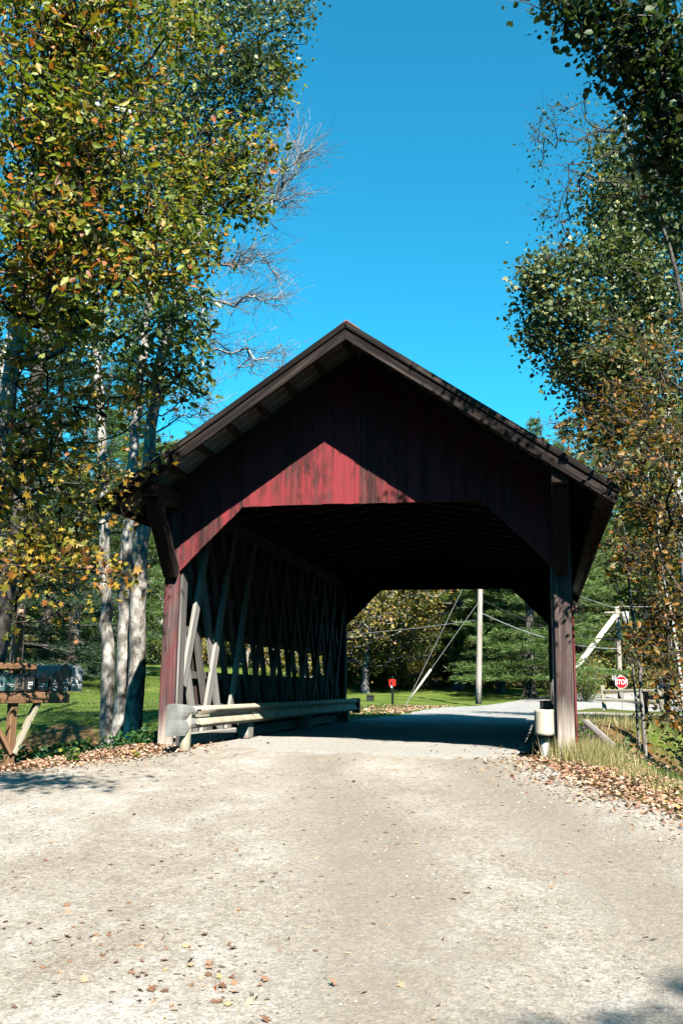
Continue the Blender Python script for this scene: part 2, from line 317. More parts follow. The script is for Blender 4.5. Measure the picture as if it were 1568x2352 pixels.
def gz(x, y):
    x = np.asarray(x, float); y = np.asarray(y, float)
    z = np.where(y < 0, 0.062*np.maximum(y, -30), 0.0)
    z = z+0.85*sm((y-32)/26)+0.02*np.maximum(y-60, 0)+9*sm((y-85)/90)
    z = z+1.5*sm((-x-9)/7)*sm((y-12)/24)
    z = z-0.22*sm((x-4)/3)*sm((y-27)/10)*sm((60-y)/15)
    dl = np.maximum(road_l(y)-x, 0); dr = np.maximum(x-road_r(y), 0)
    nb = sm((13-y)/5)
    z = z-nb*(0.42*sm((dl-0.25)/1.8)*sm((y+9)/6))
    z = z-nb*(1.25*sm((dr-0.75)/3.2)*sm((y+7)/4))
    ch = sm((y-2.7)/2.0)*sm((10.4-y)/2.4)
    ch = np.where(x > 2.2, sm((y-0.8)/2.6)*sm((11.6-y)/3.6), ch)
    z = z-ch*np.where(np.abs(x) < 30, 1.5, 0)
    z = z+0.03*wob(x, y)*np.minimum(dl+dr, 1)+0.12*np.minimum((dl+dr)/8, 1)*wob(x*0.3, y*0.3)
    return z
def in_road(x, y):
    a = (x > road_l(y)+0.05) & (x < road_r(y)-0.05) & (y < 33)
    far = (y >= 33) & (x > np.interp(y, [33, 35, 45, 54, 62], [-1, -.4, 2.2, 8.6, 30])) & (x > 0) & (y > 33.5+0*x) & (y > np.interp(x, [4.6, 9, 20, 45], [34.2, 37, 41.5, 48.5]))
    pad = (x > 3.0) & (y > 18.3+0.05*x) & (y < 26.7)
    return a | far | pad
def axis(parts): return np.unique(np.round(np.concatenate([np.arange(a, b, s) for a, b, s in parts]), 4))
gx = axis([(-160, -30, 5), (-30, -9, 0.6), (-9, 9, 0.14), (9, 30, 0.6), (30, 165, 5)])
gy = axis([(-40, -9, 1.0), (-9, 13, 0.14), (13, 60, 0.4), (60, 100, 1.5), (100, 260, 6)])
X, Y = np.meshgrid(gx, gy); Z = gz(X, Y)
Z = Z-0.05*in_road(X, Y)
V = np.stack([X, Y, Z], -1).reshape(-1, 3); nx, ny = len(gx), len(gy)
I = (np.arange(ny-1)[:, None]*nx+np.arange(nx-1)[None, :]).ravel()
me = mesh_np('ground', V, [np.stack([I, I+1, I+nx+1, I+nx], 1)])
me.polygons.foreach_set('use_smooth', [True]*len(me.polygons))
# how much lawn grows at each place
xf, yf = V[:, 0], V[:, 1]
wv = wob(xf*0.5, yf*0.5)
lawn = sm((-xf-2.7)/0.8)*sm((yf-9+wv)/2)+sm((yf-12.5-1.5*sm(-xf/3))/1.5)*(1-sm((xf-1.5)/2)*sm((36-yf)/4))+0.7*sm((xf-3.2)/2)*sm((yf-9.5)/2)*(yf < 18.5)
lawn = lawn*sm((58+wv*3+sm((xf-2)/4)*-4-yf)/4)
lawn = np.clip(lawn, 0, 1); lawn[(yf > 26.5) & (yf < 37) & (xf > 3)] = 0.5
lawn = np.maximum(lawn, 0.55*sm((xf-2.6)/0.6)*sm((yf+6)/3)*(yf < 3))
at_ = me.attributes.new('lawn', 'FLOAT', 'POINT'); at_.data.foreach_set('value', lawn.astype(np.float32))
s = NT('ground_cover', 0.95, 0.1)
la = s.n('Attribute'); la.attribute_name = 'lawn'
n1 = s.noise(s.mapped((0.35, 0.9, 1)), 1, 6, 0.6); n2 = s.noise(s.mapped((14, 14, 14)), 1, 8, 0.8); n3 = s.noise(s.mapped((3, 3, 3)), 1, 5, 0.7)
gcol = s.ramp(s.math('ADD', s.math('MULTIPLY', n1, 0.6), s.math('MULTIPLY', n2, 0.4)), [(0.36, (0.04, 0.075, 0.012)), (0.48, (0.085, 0.135, 0.02)), (0.58, (0.15, 0.19, 0.04)), (0.68, (0.26, 0.235, 0.09))])
dcol = s.ramp(s.math('ADD', s.math('MULTIPLY', n3, 0.5), s.math('MULTIPLY', n2, 0.5)), [(0.36, (0.03, 0.022, 0.013)), (0.5, (0.14, 0.085, 0.04)), (0.64, (0.30, 0.19, 0.10))])
msk = s.ramp(s.math('ADD', s.math('MULTIPLY', la.outputs['Fac'], 0.7), s.math('MULTIPLY', n2, 0.3)), [(0.38, 0.0), (0.55, 1.0)])
s.color(s.mix(msk, dcol, gcol)); s.bump(s.math('ADD', n2, n3), 1.0, 0.05)
link('ground', me, s.m, kind='structure', label='lawn and leaf-strewn woodland ground around the covered bridge')

# roads
def road_mat(name, asphalt=0.0, edge=False):
    s = NT(name, 0.92, 0.15)
    big = s.noise(s.mapped((0.55, 0.30, 1), rot=(0, 0, 0.12)), 1, 5, 0.62, 0.6)
    mid = s.noise(s.mapped((3.2, 2.1, 1)), 1, 7, 0.72, 0.3)
    fine = s.noise(s.mapped((60, 60, 60)), 1, 4, 0.8); tiny = s.noise(s.mapped((190, 190, 190)), 1, 2, 0.7)
    a = s.math('ADD', s.math('MULTIPLY', big, 0.55), s.math('MULTIPLY', mid, 0.45))
    base = s.ramp(a, [(0.36, (0.270, 0.234, 0.184)), (0.47, (0.325, 0.288, 0.238)), (0.55, (0.40, 0.365, 0.318)), (0.66, (0.50, 0.472, 0.43))])
    fb = s.math('ADD', s.math('MULTIPLY', fine, 0.5), s.math('MULTIPLY', s.noise(s.mapped((22, 22, 22)), 1, 6, 0.85), 0.5))
    tx = s.n('SeparateXYZ'); s.l(s.tc(), tx.inputs[0])
    yy_ = s.math('MINIMUM', tx.outputs[1], 0.0); u_ = s.math('ADD', s.math('SUBTRACT', tx.outputs[0], 0.45), s.math('MULTIPLY', yy_, 0.27))
    u_ = s.math('ADD', u_, s.math('MULTIPLY', s.math('SUBTRACT', big, 0.5), 1.3)); u_ = s.math('ABSOLUTE', s.math('SUBTRACT', s.math('ABSOLUTE', u_), 0.85))
    trk = s.math('MULTIPLY', s.ramp(u_, [(0.18, 1.0), (0.75, 0.0)]), s.ramp(mid, [(0.35, 0.45), (0.6, 1.0)]))
    base = s.mix(s.math('MULTIPLY', trk, 0.9), base, (0.245, 0.209, 0.162))
    sp = s.ramp(fb, [(0.38, (0.30, 0.28, 0.25)), (0.46, (0.80, 0.78, 0.76)), (0.52, (1.02, 1.02, 1.02)), (0.60, (1.6, 1.58, 1.55))])
    col = s.mix(s.math('SUBTRACT', 0.92, s.math('MULTIPLY', trk, 0.45)), base, sp, 'MULTIPLY')
    vo = s.n('TexVoronoi'); vo.inputs['Scale'].default_value = 1; s.l(s.mapped((26, 26, 26)), vo.inputs[0])
    peb = s.ramp(vo.outputs['Distance'], [(0.08, 1.0), (0.16, 0.0)])
    pc = s.ramp(s.n('TexNoise').outputs[0], [(0.0, 0.2), (1.0, 0.2)])
    pv = s.n('SeparateColor'); s.l(vo.outputs['Color'], pv.inputs[0])
    pebm = s.math('MULTIPLY', peb, s.ramp(pv.outputs[0], [(0.55, 0.0), (0.62, 1.0)]))
    col = s.mix(s.math('MULTIPLY', pebm, 0.8), col, s.ramp(pv.outputs[1], [(0.3, (0.12, 0.11, 0.10)), (0.5, (0.30, 0.27, 0.24)), (0.8, (0.68, 0.66, 0.62))]))
    if edge:
        xyz = s.n('SeparateXYZ'); s.l(s.tc(), xyz.inputs[0])
        e_ = s.math('ADD', xyz.outputs[1], s.math('MULTIPLY', s.math('SUBTRACT', 0.5, big), 1.6)); e_ = s.math('ADD', e_, s.math('MULTIPLY', s.math('SUBTRACT', 0.5, mid), 1.6))
        lx = s.math('MULTIPLY', s.math('MAXIMUM', s.math('SUBTRACT', -1.1, xyz.outputs[0]), 0.0), 1.3); e_ = s.math('SUBTRACT', e_, lx)
        fac = s.math('MULTIPLY', s.ramp(s.math('ADD', e_, 0.35), [(0.0, 0.0), (0.16, 1.0)]), asphalt)
        col = s.mix(fac, col, s.mix(0.7, (0.37, 0.36, 0.335), sp, 'MULTIPLY')); asphalt = 0
    if asphalt: col = s.mix(asphalt, col, s.mix(0.7, (0.32, 0.318, 0.31), sp, 'MULTIPLY'))
    s.color(col)
    s.bump(s.math('ADD', s.math('ADD', s.math('MULTIPLY', fine, 0.7), s.math('MULTIPLY', tiny, 0.3)), s.math('ADD', s.math('MULTIPLY', mid, 1.5), s.math('MULTIPLY', pebm, 0.8))), 0.9, 0.016)
    return s.m
ROAD = road_mat('pale_gravel_road'); ASPH = road_mat('worn_pale_asphalt', 0.75); DECKM = road_mat('dusty_deck_paving', 0.85, True)
def strip(name, Lp, Rp, lift, n, m_, nl=400, zf=gz, **k):
    Lp, Rp = np.array(Lp, float), np.array(Rp, float); t = np.linspace(0, len(Lp)-1, nl)
    def smooth(P): 
        P = np.stack([np.interp(t, np.arange(len(P)), P[:, i]) for i in (0, 1)], 1)
        ker = np.ones(15)/15; Q = P.copy()
        for i in (0, 1): Q[:, i] = np.convolve(np.pad(P[:, i], 7, 'edge'), ker, 'valid')
        return Q
    A, B = smooth(Lp), smooth(Rp); u = np.linspace(0, 1, n)[None, :, None]
    wig = 0.12*wob(A[:, 1]*1.3, A[:, 0]*2)[:, None]
    A = A+np.array([[1, 0.0]])*wig; B = B-np.array([[1, 0.0]])*wig
    P = A[:, None, :]*(1-u)+B[:, None, :]*u; Zs = zf(P[..., 0], P[..., 1])+lift
    ed = np.minimum(u[..., 0], 1-u[..., 0])*(B[:, :1]-A[:, :1]); Zs = Zs-0.045*sm(1-np.abs(ed)/0.22)
    Zs = Zs+0.006*wob(P[..., 0]*2.2, P[..., 1]*1.8)*sm(np.abs(ed)/0.5)
    V = np.concatenate([P, Zs[..., None]], -1).reshape(-1, 3)
    I = (np.arange(nl-1)[:, None]*n+np.arange(n-1)[None, :]).ravel()
    me = mesh_np(name, V, [np.stack([I, I+1, I+n+1, I+n], 1)]); me.polygons.foreach_set('use_smooth', [True]*len(me.polygons))
    return link(name, me, m_, kind='structure', **k)
def road_z(x, y): return np.where(np.asarray(y) < 0, 0.062*np.maximum(y, -30), gz(np.clip(x, road_l(y), road_r(y)), y))
ys = np.array([-30, -20, -14, -10, -8, -6.5, -5, -4, -3.4, -2.9, -2.4, -2, -1.6, -1.2, -.8, -.4, -.12])
strip('road', [(road_l(y), y) for y in ys], [(road_r(y)+0.25, y) for y in ys], 0.006, 90, ROAD, 420, road_z, label='pale dusty gravel road leading up to the covered bridge')
strip('far_road', FARL, FARR, 0.012, 30, ASPH, 400, label='sun-dappled road bending right beyond the covered bridge')
strip('gravel_pad', [(3.1, 18.0), (8, 18.6), (14, 19), (40, 22)], [(3.1, 26.6), (8, 26.8), (14, 27), (40, 30)], 0.007, 14, ROAD, 120, label='gravel pull-off beside the split rail fence')

# ------------------------------------------------------------------ the covered bridge
BR = empty('covered_bridge', (0, 0, 0), 'weathered red covered bridge with gabled metal roof spanning the stream', 'covered bridge')
LEN = 11.46; Y0, Y1 = -1.0, LEN+1.0; SL = 0.688; TOP = 5.39
def opening_x(z):      # half width of the opening at height z
    if z < 2.34: return 2.5
    return 2.5-(z-2.34)/(3.2275-2.34)*(2.5-1.614) if z < 3.2275 else 0
def portal(name, yf, sgn):
    g = G(); x = -2.5; n = 0
    while x < 2.5-1e-4:
        w_ = random.choice((0.13, 0.145, 0.15, 0.16)); x1 = min(x+w_, 2.5)
        if 2.5-x1 < 0.05: x1 = 2.5
        def zb(xx):
            a = abs(xx); return 3.2275 if a <= 1.614 else 3.2275-(a-1.614)/(2.5-1.614)*(3.2275-2.34)
        def zt(xx): return TOP-0.135-SL*abs(xx)
        d = random.uniform(-0.007, 0.004); gp_ = 0.0015 if sgn < 0 else -0.001; a, b = x+gp_, x1-gp_
        ya, yb = (yf-0.028+d, yf) if sgn < 0 else (yf+0.028+d, yf)
        cuts = [a]+[c for c in (-1.614, 0.0, 1.614) if a < c < b]+[b]
        for c0, c1 in zip(cuts[:-1], cuts[1:]):
            ub = random.uniform(-.010, .007); q = [(c0, zb(c0)+ub), (c1, zb(c1)+ub), (c1, zt(c1)), (c0, zt(c0))]
            p = [(q[i][0], yb, q[i][1]) for i in range(4)]+[(q[i][0], ya, q[i][1]) for i in range(4)]
            g.hexa(p, fm=[1, 0, 0, 0, 0, 0])
        x = x1
    return g.build(name, [W_RED, W_GREYZ], BR)
portal('front_gable_siding', 0.0, -1); portal('rear_gable_siding', LEN, 1)
# gable posts
for yy in (0.0, LEN):
    for sx in (-1, 1):
        y_ = yy+0.13 if yy == 0 else yy-0.13
        beam('post', (sx*2.605, y_-0.02, -0.25 if sx < 0 else -0.05), (sx*2.605, y_-0.02, 3.24), 0.21, 0.24, W_POST if sx < 0 else W_POSTR, BR, up=(0, 1, 0), bevel=0.008)
        # inner grey casing of the post
        beam('post_casing', (sx*2.485, y_+0.02, 0.0), (sx*2.485, y_+0.02, 2.33), 0.028, 0.20, W_GREY, BR, up=(0, 1, 0), bevel=0.003)
# plates carried forward under the overhang and the braces that hold them
for sx in (-1, 1):
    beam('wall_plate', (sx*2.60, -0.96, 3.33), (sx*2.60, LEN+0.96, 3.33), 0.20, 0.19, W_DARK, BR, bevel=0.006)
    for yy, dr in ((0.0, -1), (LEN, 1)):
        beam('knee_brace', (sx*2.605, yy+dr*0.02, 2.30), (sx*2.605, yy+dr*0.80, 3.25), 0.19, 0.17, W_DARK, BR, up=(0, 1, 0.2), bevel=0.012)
# roof: red sheet above, bare grey sheet below, ribs down the slope
def roof(sx):
    g = G(); yy = Y0; k = 0; e = 3.27
    while yy < Y1-1e-3:
        y1 = min(yy+0.235, Y1); r0 = yy+0.045; lift = 0.012
        prof = [(yy, 0.0), (yy+0.012, lift), (r0-0.012, lift), (r0, 0.0), (y1, 0.0)]
        for (a, za), (b, zb_) in zip(prof[:-1], prof[1:]):
            def P(x, y, z): return (sx*x, y, TOP-SL*x+z)
            for xa, xb, dz in ((0.0, 1.7, 0.0), (1.66, e, -0.004)):
                g.add([P(xa, a, za+dz), P(xb, a, za+dz), P(xb, b, zb_+dz), P(xa, b, zb_+dz)], [(0, 1, 2, 3)], 0)
                g.add([P(xa, a, za+dz-0.005), P(xb, a, za+dz-0.005), P(xb, b, zb_+dz-0.005), P(xa, b, zb_+dz-0.005)], [(3, 2, 1, 0)], 1)
        yy = y1
    o = g.build('roof_panel', [ROOFTOP, ROOFIN], BR)
    return o
roof(-1); roof(1)
g = G(); g.add([(-0.17, Y0-.012, TOP-.085), (0, Y0-.012, TOP+.04), (0.17, Y0-.012, TOP-.085), (-0.17, Y1, TOP-.085), (0, Y1, TOP+.04), (0.17, Y1, TOP-.085),
  (-0.17, Y0-.012, TOP-.10), (0, Y0-.012, TOP+.022), (0.17, Y0-.012, TOP-.10), (-0.17, Y1, TOP-.10), (0, Y1, TOP+.022), (0.17, Y1, TOP-.10)],
  [(0, 1, 4, 3), (1, 2, 5, 4), (6, 9, 10, 7), (7, 10, 11, 8), (0, 6, 7, 1), (1, 7, 8, 2), (0, 3, 9, 6), (2, 8, 11, 5)]); g.build('ridge_cap', ROOFTOP, BR)
for sx in (-1, 1):
    for i in range(9):            # purlins run the length of the roof
        x = 0.10+i*0.392
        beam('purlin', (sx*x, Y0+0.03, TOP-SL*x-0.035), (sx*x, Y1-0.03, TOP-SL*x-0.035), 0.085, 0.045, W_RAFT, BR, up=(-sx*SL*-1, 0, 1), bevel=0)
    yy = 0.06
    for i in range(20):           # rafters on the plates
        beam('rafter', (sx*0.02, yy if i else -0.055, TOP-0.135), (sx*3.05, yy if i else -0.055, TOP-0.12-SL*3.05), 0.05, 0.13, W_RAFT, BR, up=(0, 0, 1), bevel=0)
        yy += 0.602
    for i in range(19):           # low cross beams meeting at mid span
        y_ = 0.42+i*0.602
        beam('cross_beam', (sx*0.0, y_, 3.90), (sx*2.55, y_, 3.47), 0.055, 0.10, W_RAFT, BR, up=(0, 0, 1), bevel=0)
    # bargeboards: an upper trim over a deeper board
    for yb, dr in ((Y0, -1), (Y1, 1)):
        a, b = (0.0, TOP-0.125), (3.22, TOP-0.125-SL*3.22)
        g = G(); y0_, y1_ = (yb-0.04, yb) if dr < 0 else (yb, yb+0.04)
        q = [(sx*a[0], a[1]-0.105), (sx*b[0], b[1]-0.105), (sx*(b[0]+0.06), b[1]+0.085), (sx*a[0], a[1]+0.121)]
        n_ = 10; vs = []; 
        for i in range(n_+1):
            t = i/n_; w1 = 0.004*math.sin(i*2.1+sx)
            lo = (q[0][0]*(1-t)+q[1][0]*t, q[0][1]*(1-t)+q[1][1]*t+w1); hi = (q[3][0]*(1-t)+q[2][0]*t, q[3][1]*(1-t)+q[2][1]*t)
            vs += [(lo[0], y0_, lo[1]), (hi[0], y0_, hi[1]), (hi[0], y1_, hi[1]), (lo[0], y1_, lo[1])]
        fs = [(0, 1, 2, 3), tuple(4*n_+i for i in (3, 2, 1, 0))]+[(4*i+kk, 4*i+4+kk, 4*i+4+(kk+1) % 4, 4*i+(kk+1) % 4) for i in range(n_) for kk in range(4)]
        g.add(vs, fs)
        o = g.build('bargeboard', W_BARGE, BR)
        # turn its frame so that the grain follows the slope
        ang = math.atan(SL)*sx; R = Matrix.Rotation(ang, 4, 'Y'); o.data.transform(R.inverted()); o.matrix_basis = R
        tz = TOP-0.036
        beam('trim_board', (sx*0.0, (y0_ if dr < 0 else y1_)+dr*0.012, tz), (sx*3.28, (y0_ if dr < 0 else y1_)+dr*0.012, tz-SL*3.28), 0.024, 0.07, W_BARGE, BR, up=(0, 0, 1), bevel=0.003)
# boarded side walls with a long window slot: red outside, bare grey inside
for sx in (-1, 1):
    for part, z0, z1 in (('lower_siding', -0.12, 0.985), ('upper_siding', 1.53, 3.45)):
        g = G(); y = 0.25 if sx < 0 else 0.10
        while y < LEN-0.02:
            w_ = random.choice((0.14, 0.16, 0.18, 0.2)); y1 = min(y+w_, LEN-0.02)
            full = (y1 < 1.62 or y > 10.05); d = random.uniform(-.003, .003)
            a = z0; b = z1
            if part == 'lower_siding' and full: b = 1.528
            xa, xb = sx*(2.722+d), sx*(2.745+d)
            if sx < 0: xa, xb = xb, xa
            inner = 5 if sx > 0 else 3
            fm = [0]*6; fm[inner] = 1
            g.box(xa, y+0.002, a, xb, y1-0.002, b, fm=fm)
            y = y1
        o = g.build(part, [W_RED, W_GREYZ], BR)
    for z in (0.10, 0.48, 0.955, 1.60, 2.15, 2.75):
        red = (z == 0.955)
        beam('nailer', (sx*2.695, 0.26, z), (sx*2.695, LEN-0.26, z), 0.045, 0.10 if z > 0.2 else 0.2, W_GREY, BR, bevel=0.003, warp=0.004)
    # town lattice of crossing planks
    n = 0
    for k in range(-2, 11):
        ya = 0.19+1.11*k
        def seg(ya, dz, x, name='lattice_plank'):
            z0, z1 = 0.13, 3.24; y0_, y1_ = ya+(z0-0.5)*dz, ya+(z1-0.5)*dz
            if max(y0_, y1_) < 0.5 or min(y0_, y1_) > LEN-0.4: return
            def clip(y0_, z0, y1_, z1, lim, lo):
                t = (lim-y0_)/(y1_-y0_); return y0_+(y1_-y0_)*t, z0+(z1-z0)*t
            lo_, hi_ = 0.30, LEN-0.30
            P, Q = (y0_, z0), (y1_, z1)
            for lim, test in ((lo_, lambda v: v < lo_), (hi_, lambda v: v > hi_)):
                if test(P[0]): P = clip(*P, *Q, lim, 0)
                if test(Q[0]): Q = clip(*P, *Q, lim, 0)
            if abs(P[1]-Q[1]) < 0.4: return
            beam(name, (sx*x, P[0], P[1]), (sx*x, Q[0], Q[1]), 0.048, 0.17, W_LAT if x < 2.6 and ya < 2.9 else W_GREYL if x < 2.6 else W_GREY, BR, up=(0, 1, 0), bevel=0.003)  # planks past the entrance get the darker copy standing in for shade
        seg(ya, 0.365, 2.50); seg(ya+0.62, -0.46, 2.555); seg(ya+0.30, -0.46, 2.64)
# deck on beams, sill timbers
g = G(); g.box(-2.46, 0.05, -0.12, 2.46, LEN+0.15, -0.010); g.build('deck', W_DARK, BR)
for i in range(12): beam('floor_beam', (-2.9, 0.4+i*0.95, -0.24), (2.9, 0.4+i*0.95, -0.24), 0.15, 0.22, W_DARK, BR, bevel=0)
for sx in (-1, 1): beam('bottom_chord', (sx*2.57, 0.05, -0.24), (sx*2.57, LEN, -0.24), 0.25, 0.22, W_DARK, BR, bevel=0)
strip('deck_paving', [(-2.46, -0.75), (-2.46, 3), (-2.46, 8), (-2.46, LEN+.2)], [(1.9, -0.75), (2.46, 3), (2.46, 8), (2.46, LEN+.2)], 0.0, 60, DECKM, 200,
      lambda x, y: np.where(np.asarray(y) < 0, 0.062*y+0.012, 0.012)+0*np.asarray(x)-0.035*(1-sm((y+0.75)/0.35)), label='pale worn paving running through the covered bridge')
for sx in (-1, 1):
    beam('sill_timber', (sx*2.40, 0.28, 0.09), (sx*2.40, LEN-0.3, 0.09), 0.10, 0.15, W_LAT, BR, bevel=0.01, warp=0.006)
beam('iron_strap', (-2.468, 0.0, 0.12), (-2.468, 0.0, 0.46), 0.03, 0.02, RUST, BR, up=(0, 1, 0), bevel=0)
for yy in (-0.05, LEN):            # stone abutments
    g = G(); y0_, y1_ = (0.0, 0.9) if yy < 1 else (LEN-0.9, LEN)
    g.box(-3.0, y0_+0.02, -2.3, 3.0, y1_, -0.36); g.build('abutment', plain('abutment_concrete', (0.30, 0.28, 0.25), 0.9), BR)

# ------------------------------------------------------------------ guardrails
def wbeam(pts, z0, h, sx, name, m_, parent):
    """corrugated rail following pts (x,y); bulges face sx"""
    prof = [(0.0, 0.0), (0.035, 0.06), (0.075, 0.12), (0.08, 0.2), (0.03, 0.36), (0.012, 0.5), (0.03, 0.64), (0.08, 0.8), (0.075, 0.88), (0.035, 0.94), (0.0, 1.0)]
    V, F = [], []; n = len(prof)
    for (x, y) in pts:
        for d, t in prof: V.append((x+sx*d*0.85, y, z0+h*t))
    for (x, y) in pts:
        for d, t in prof: V.append((x+sx*(d*0.85-0.006), y, z0+h*t))
    N = len(pts)
    for i in range(N-1):
        for k in range(n-1):
            F.append((i*n+k, i*n+k+1, (i+1)*n+k+1, (i+1)*n+k)); b = N*n; F.append((b+i*n+k, b+(i+1)*n+k, b+(i+1)*n+k+1, b+i*n+k+1))
    for i in (0, N-1):
        for k in range(n-1): F.append((i*n+k, N*n+i*n+k, N*n+i*n+k+1, i*n+k+1))
    g = G(); g.add(V, F); return g.build(name, m_, parent, smooth=True)
GLb = empty('guardrail', (-2.1, 0, 0), 'long pale steel guardrail with flared end along the left lattice wall', 'guardrail')
def L(p): return (p[0]+2.1, p[1], p[2])
wbeam([(-2.18+2.1, -0.35), (-2.16+2.1, 0.6), (-2.12+2.1, 3), (-2.10+2.1, 7), (-2.07+2.1, 10.6)], 0.255, 0.285, 1, 'rail_beam', GALVP, GLb)
# flared sheet end
g = G(); ns, nv = 10, 8; V = []; 
for i in range(ns+1):
    t = i/ns; y = -0.30-0.62*t; x = -0.01-0.19*max(0, t-0.35); top = 0.545+0.035*min(1, t*1.5)-(0.03 if t > 0.95 else 0); bot = 0.25-(0.0 if t < 0.25 else 0.07)
    for j in range(nv+1):
        v = j/nv; V.append((x+0.055*abs(math.sin(v*2*math.pi))*(1-t)**1.5+0.006*math.sin(t*9+v*5), y+0.03*math.sin(v*2.4)*t, bot+(top-bot)*v))
F = [(i*(nv+1)+j, i*(nv+1)+j+1, (i+1)*(nv+1)+j+1, (i+1)*(nv+1)+j) for i in range(ns) for j in range(nv)]
g.add(V, F); o = g.build('end_wing', GALV, GLb, smooth=False); md = o.modifiers.new('thick', 'SOLIDIFY'); md.thickness = 0.006
g = G()
for (y_, z_) in ((-0.18, 0.30), (-0.18, 0.49), (2.3, 0.40), (-0.30, 0.40)): g.tube([(0.0+0.0, y_, z_), (0.055, y_, z_)], 0.014, 8)
g.build('bolt', DARKM, GLb)
g = G(); g.tube([(-0.06, -0.45, -0.3), (-0.05, -0.45, 0.20), (-0.05, -0.45, 0.5)], [0.075, 0.072, 0.07], 12); g.build('post', GALVP, GLb, smooth=True)
for y in (2.3, 6.2, 10.0):
    g = G(); g.box(-0.20, y-0.13, 0.014, -0.02, y+0.13, 0.50); g.build('post', W_LAT, GLb, bevel=0.008)
g = G(); g.box(-0.06, 10.58, 0.2, 0.12, 10.72, 0.55); g.build('end_block', DARKM, GLb, bevel=0.01)
GRb = empty('guardrail', (2.3, 0, 0), 'short guardrail with cream curved end shield beside the right post', 'guardrail')
wbeam([(0.02, 0.02), (0.05, 2), (0.08, 6), (0.07, 10.6)], 0.27, 0.285, -1, 'rail_beam', DARKM, GRb)
g = G(); V = []; n_ = 18
for i in range(n_+1):
    a = math.pi*(1.02-1.06*i/n_)
    for z in (0.265, 0.30, 0.42, 0.54, 0.575): V.append((0.045+0.118*math.cos(a), -0.06-0.13*math.sin(a), z+0.002*math.sin(i)))
F = [(i*5+j, i*5+j+1, (i+1)*5+j+1, (i+1)*5+j) for i in range(n_) for j in range(4)]
g.add(V, F); o = g.build('end_shield', GALVP, GRb, smooth=True); md = o.modifiers.new('thick', 'SOLIDIFY'); md.thickness = 0.005
g = G(); g.tube([(0.045, -0.04, -0.3), (0.045, -0.04, 0.3)], [0.052, 0.055], 14); g.build('post', GALV, GRb, smooth=True)
g = G(); g.box(-0.005, 0.33, 0.0, 0.14, 0.46, 0.665); g.box(-0.012, 0.32, 0.655, 0.15, 0.47, 0.675); g.build('block', BLACKM, GRb, bevel=0.01)

# ------------------------------------------------------------------ writing
def text_mesh(txt, size, depth=0.001, bold=0.0):
    cu = bpy.data.curves.new('t', 'FONT'); cu.body = txt; cu.size = size; cu.align_x = 'CENTER'; cu.align_y = 'CENTER'; cu.extrude = depth; cu.offset = bold
    ob = bpy.data.objects.new('t', cu); C.objects.link(ob); bpy.context.view_layer.update()
    me = bpy.data.meshes.new_from_object(ob.evaluated_get(bpy.context.evaluated_depsgraph_get()))
    bpy.data.objects.remove(ob); bpy.data.curves.remove(cu); return me
def text(name, txt, size, M, m_, parent, bold=0.0, sx=1.0):
    me = text_mesh(txt, size, 0.0012, bold); me.transform(Matrix.Diagonal((sx, 1, 1, 1))); me.transform(M); me.name = name; me.materials.clear(); me.materials.append(m_)
    o = bpy.data.objects.new(name, me); C.objects.link(o); o.parent = parent; return o

# ------------------------------------------------------------------ mailboxes
phi = math.radians(64); T = Vector((math.cos(phi), math.sin(phi), 0)); Nn = Vector((math.sin(phi), -math.cos(phi), 0))
B0 = Vector(at(174, 1588, 11.7)); ZB = B0.z
def mailbox(zx, w_, h_, dep, m_, label, wr=(), off=0.0, flag=False):
    sft = (zx-680)*0.2563/2200*11.6/math.cos(math.radians(35)); base = B0+T*sft+Nn*off
    r = empty('mailbox', base, label, 'mailbox', 'mailboxes on the roadside rack'); r.rotation_euler = (0, 0, phi)      # local x along the row, local -y out of the front
    def prof(w2, hh, n=12):
        p = [(-w2, 0.0), (w2, 0.0)]; zc = hh-w2
        for i in range(n+1):
            a = math.pi*i/n; p.append((w2*math.cos(a), zc+w2*math.sin(a)))
        return p
    g = G(); g.prism(prof(w_/2, h_), 'y', 0.004, dep); g.build('body', m_, r, bevel=0.003)
    g = G(); g.prism(prof(w_/2+0.005, h_+0.005), 'y', -0.014, 0.004); g.prism(prof(w_/2-0.014, h_-0.012), 'y', -0.019, -0.014); d = g.build('door', m_, r, bevel=0.002)
    g = G(); g.tube([(0, -0.018, h_-0.035), (0, -0.036, h_-0.03), (0, -0.036, h_-0.008), (0, -0.01, h_+0.004)], 0.006, 6); g.build('handle', m_, d)
    if flag:
        g = G(); g.box(-w_/2-0.012, 0.04, h_*0.55, -w_/2-0.006, 0.06, h_+0.03); g.box(-w_/2-0.012, 0.0, h_+0.0, -w_/2-0.006, 0.06, h_+0.03); g.build('flag', m_, r)
    for (txt, sz, x, z, ink, plate) in wr:
        M_ = Matrix.Translation((x, -0.0215, z)) @ Matrix.Rotation(math.pi/2, 4, 'X')
        if plate:
            g = G(); g.box(x-plate[0]/2, -0.0205, z-plate[1]/2, x+plate[0]/2, -0.0188, z+plate[1]/2); g.build('sticker', STICK, d)
        text('lettering', txt, sz, M_, ink, d, bold=0.0008, sx=0.8)
mailbox(680, 0.150, 0.315, 0.56, SILVER, 'big silver mailbox reading 60 MCLANE at the right end of the rack',
        [('60', 0.080, 0.0, 0.178, INK, (0.070, 0.070)), ('MCLANE', 0.052, 0.0, 0.105, INK, (0.142, 0.060)), ('31', 0.055, 0.0, 0.032, INK, (0.050, 0.052))])
mailbox(587, 0.150, 0.315, 0.56, BLACKM, 'big black mailbox next to the silver one on the rack',
        [('60', 0.035, 0.012, 0.13, INK, (0.036, 0.036)), ('MCLANE', 0.028, 0.012, 0.09, INK, (0.09, 0.034)), ('30', 0.04, 0.012, 0.03, INK, (0.045, 0.044))], off=-0.02)
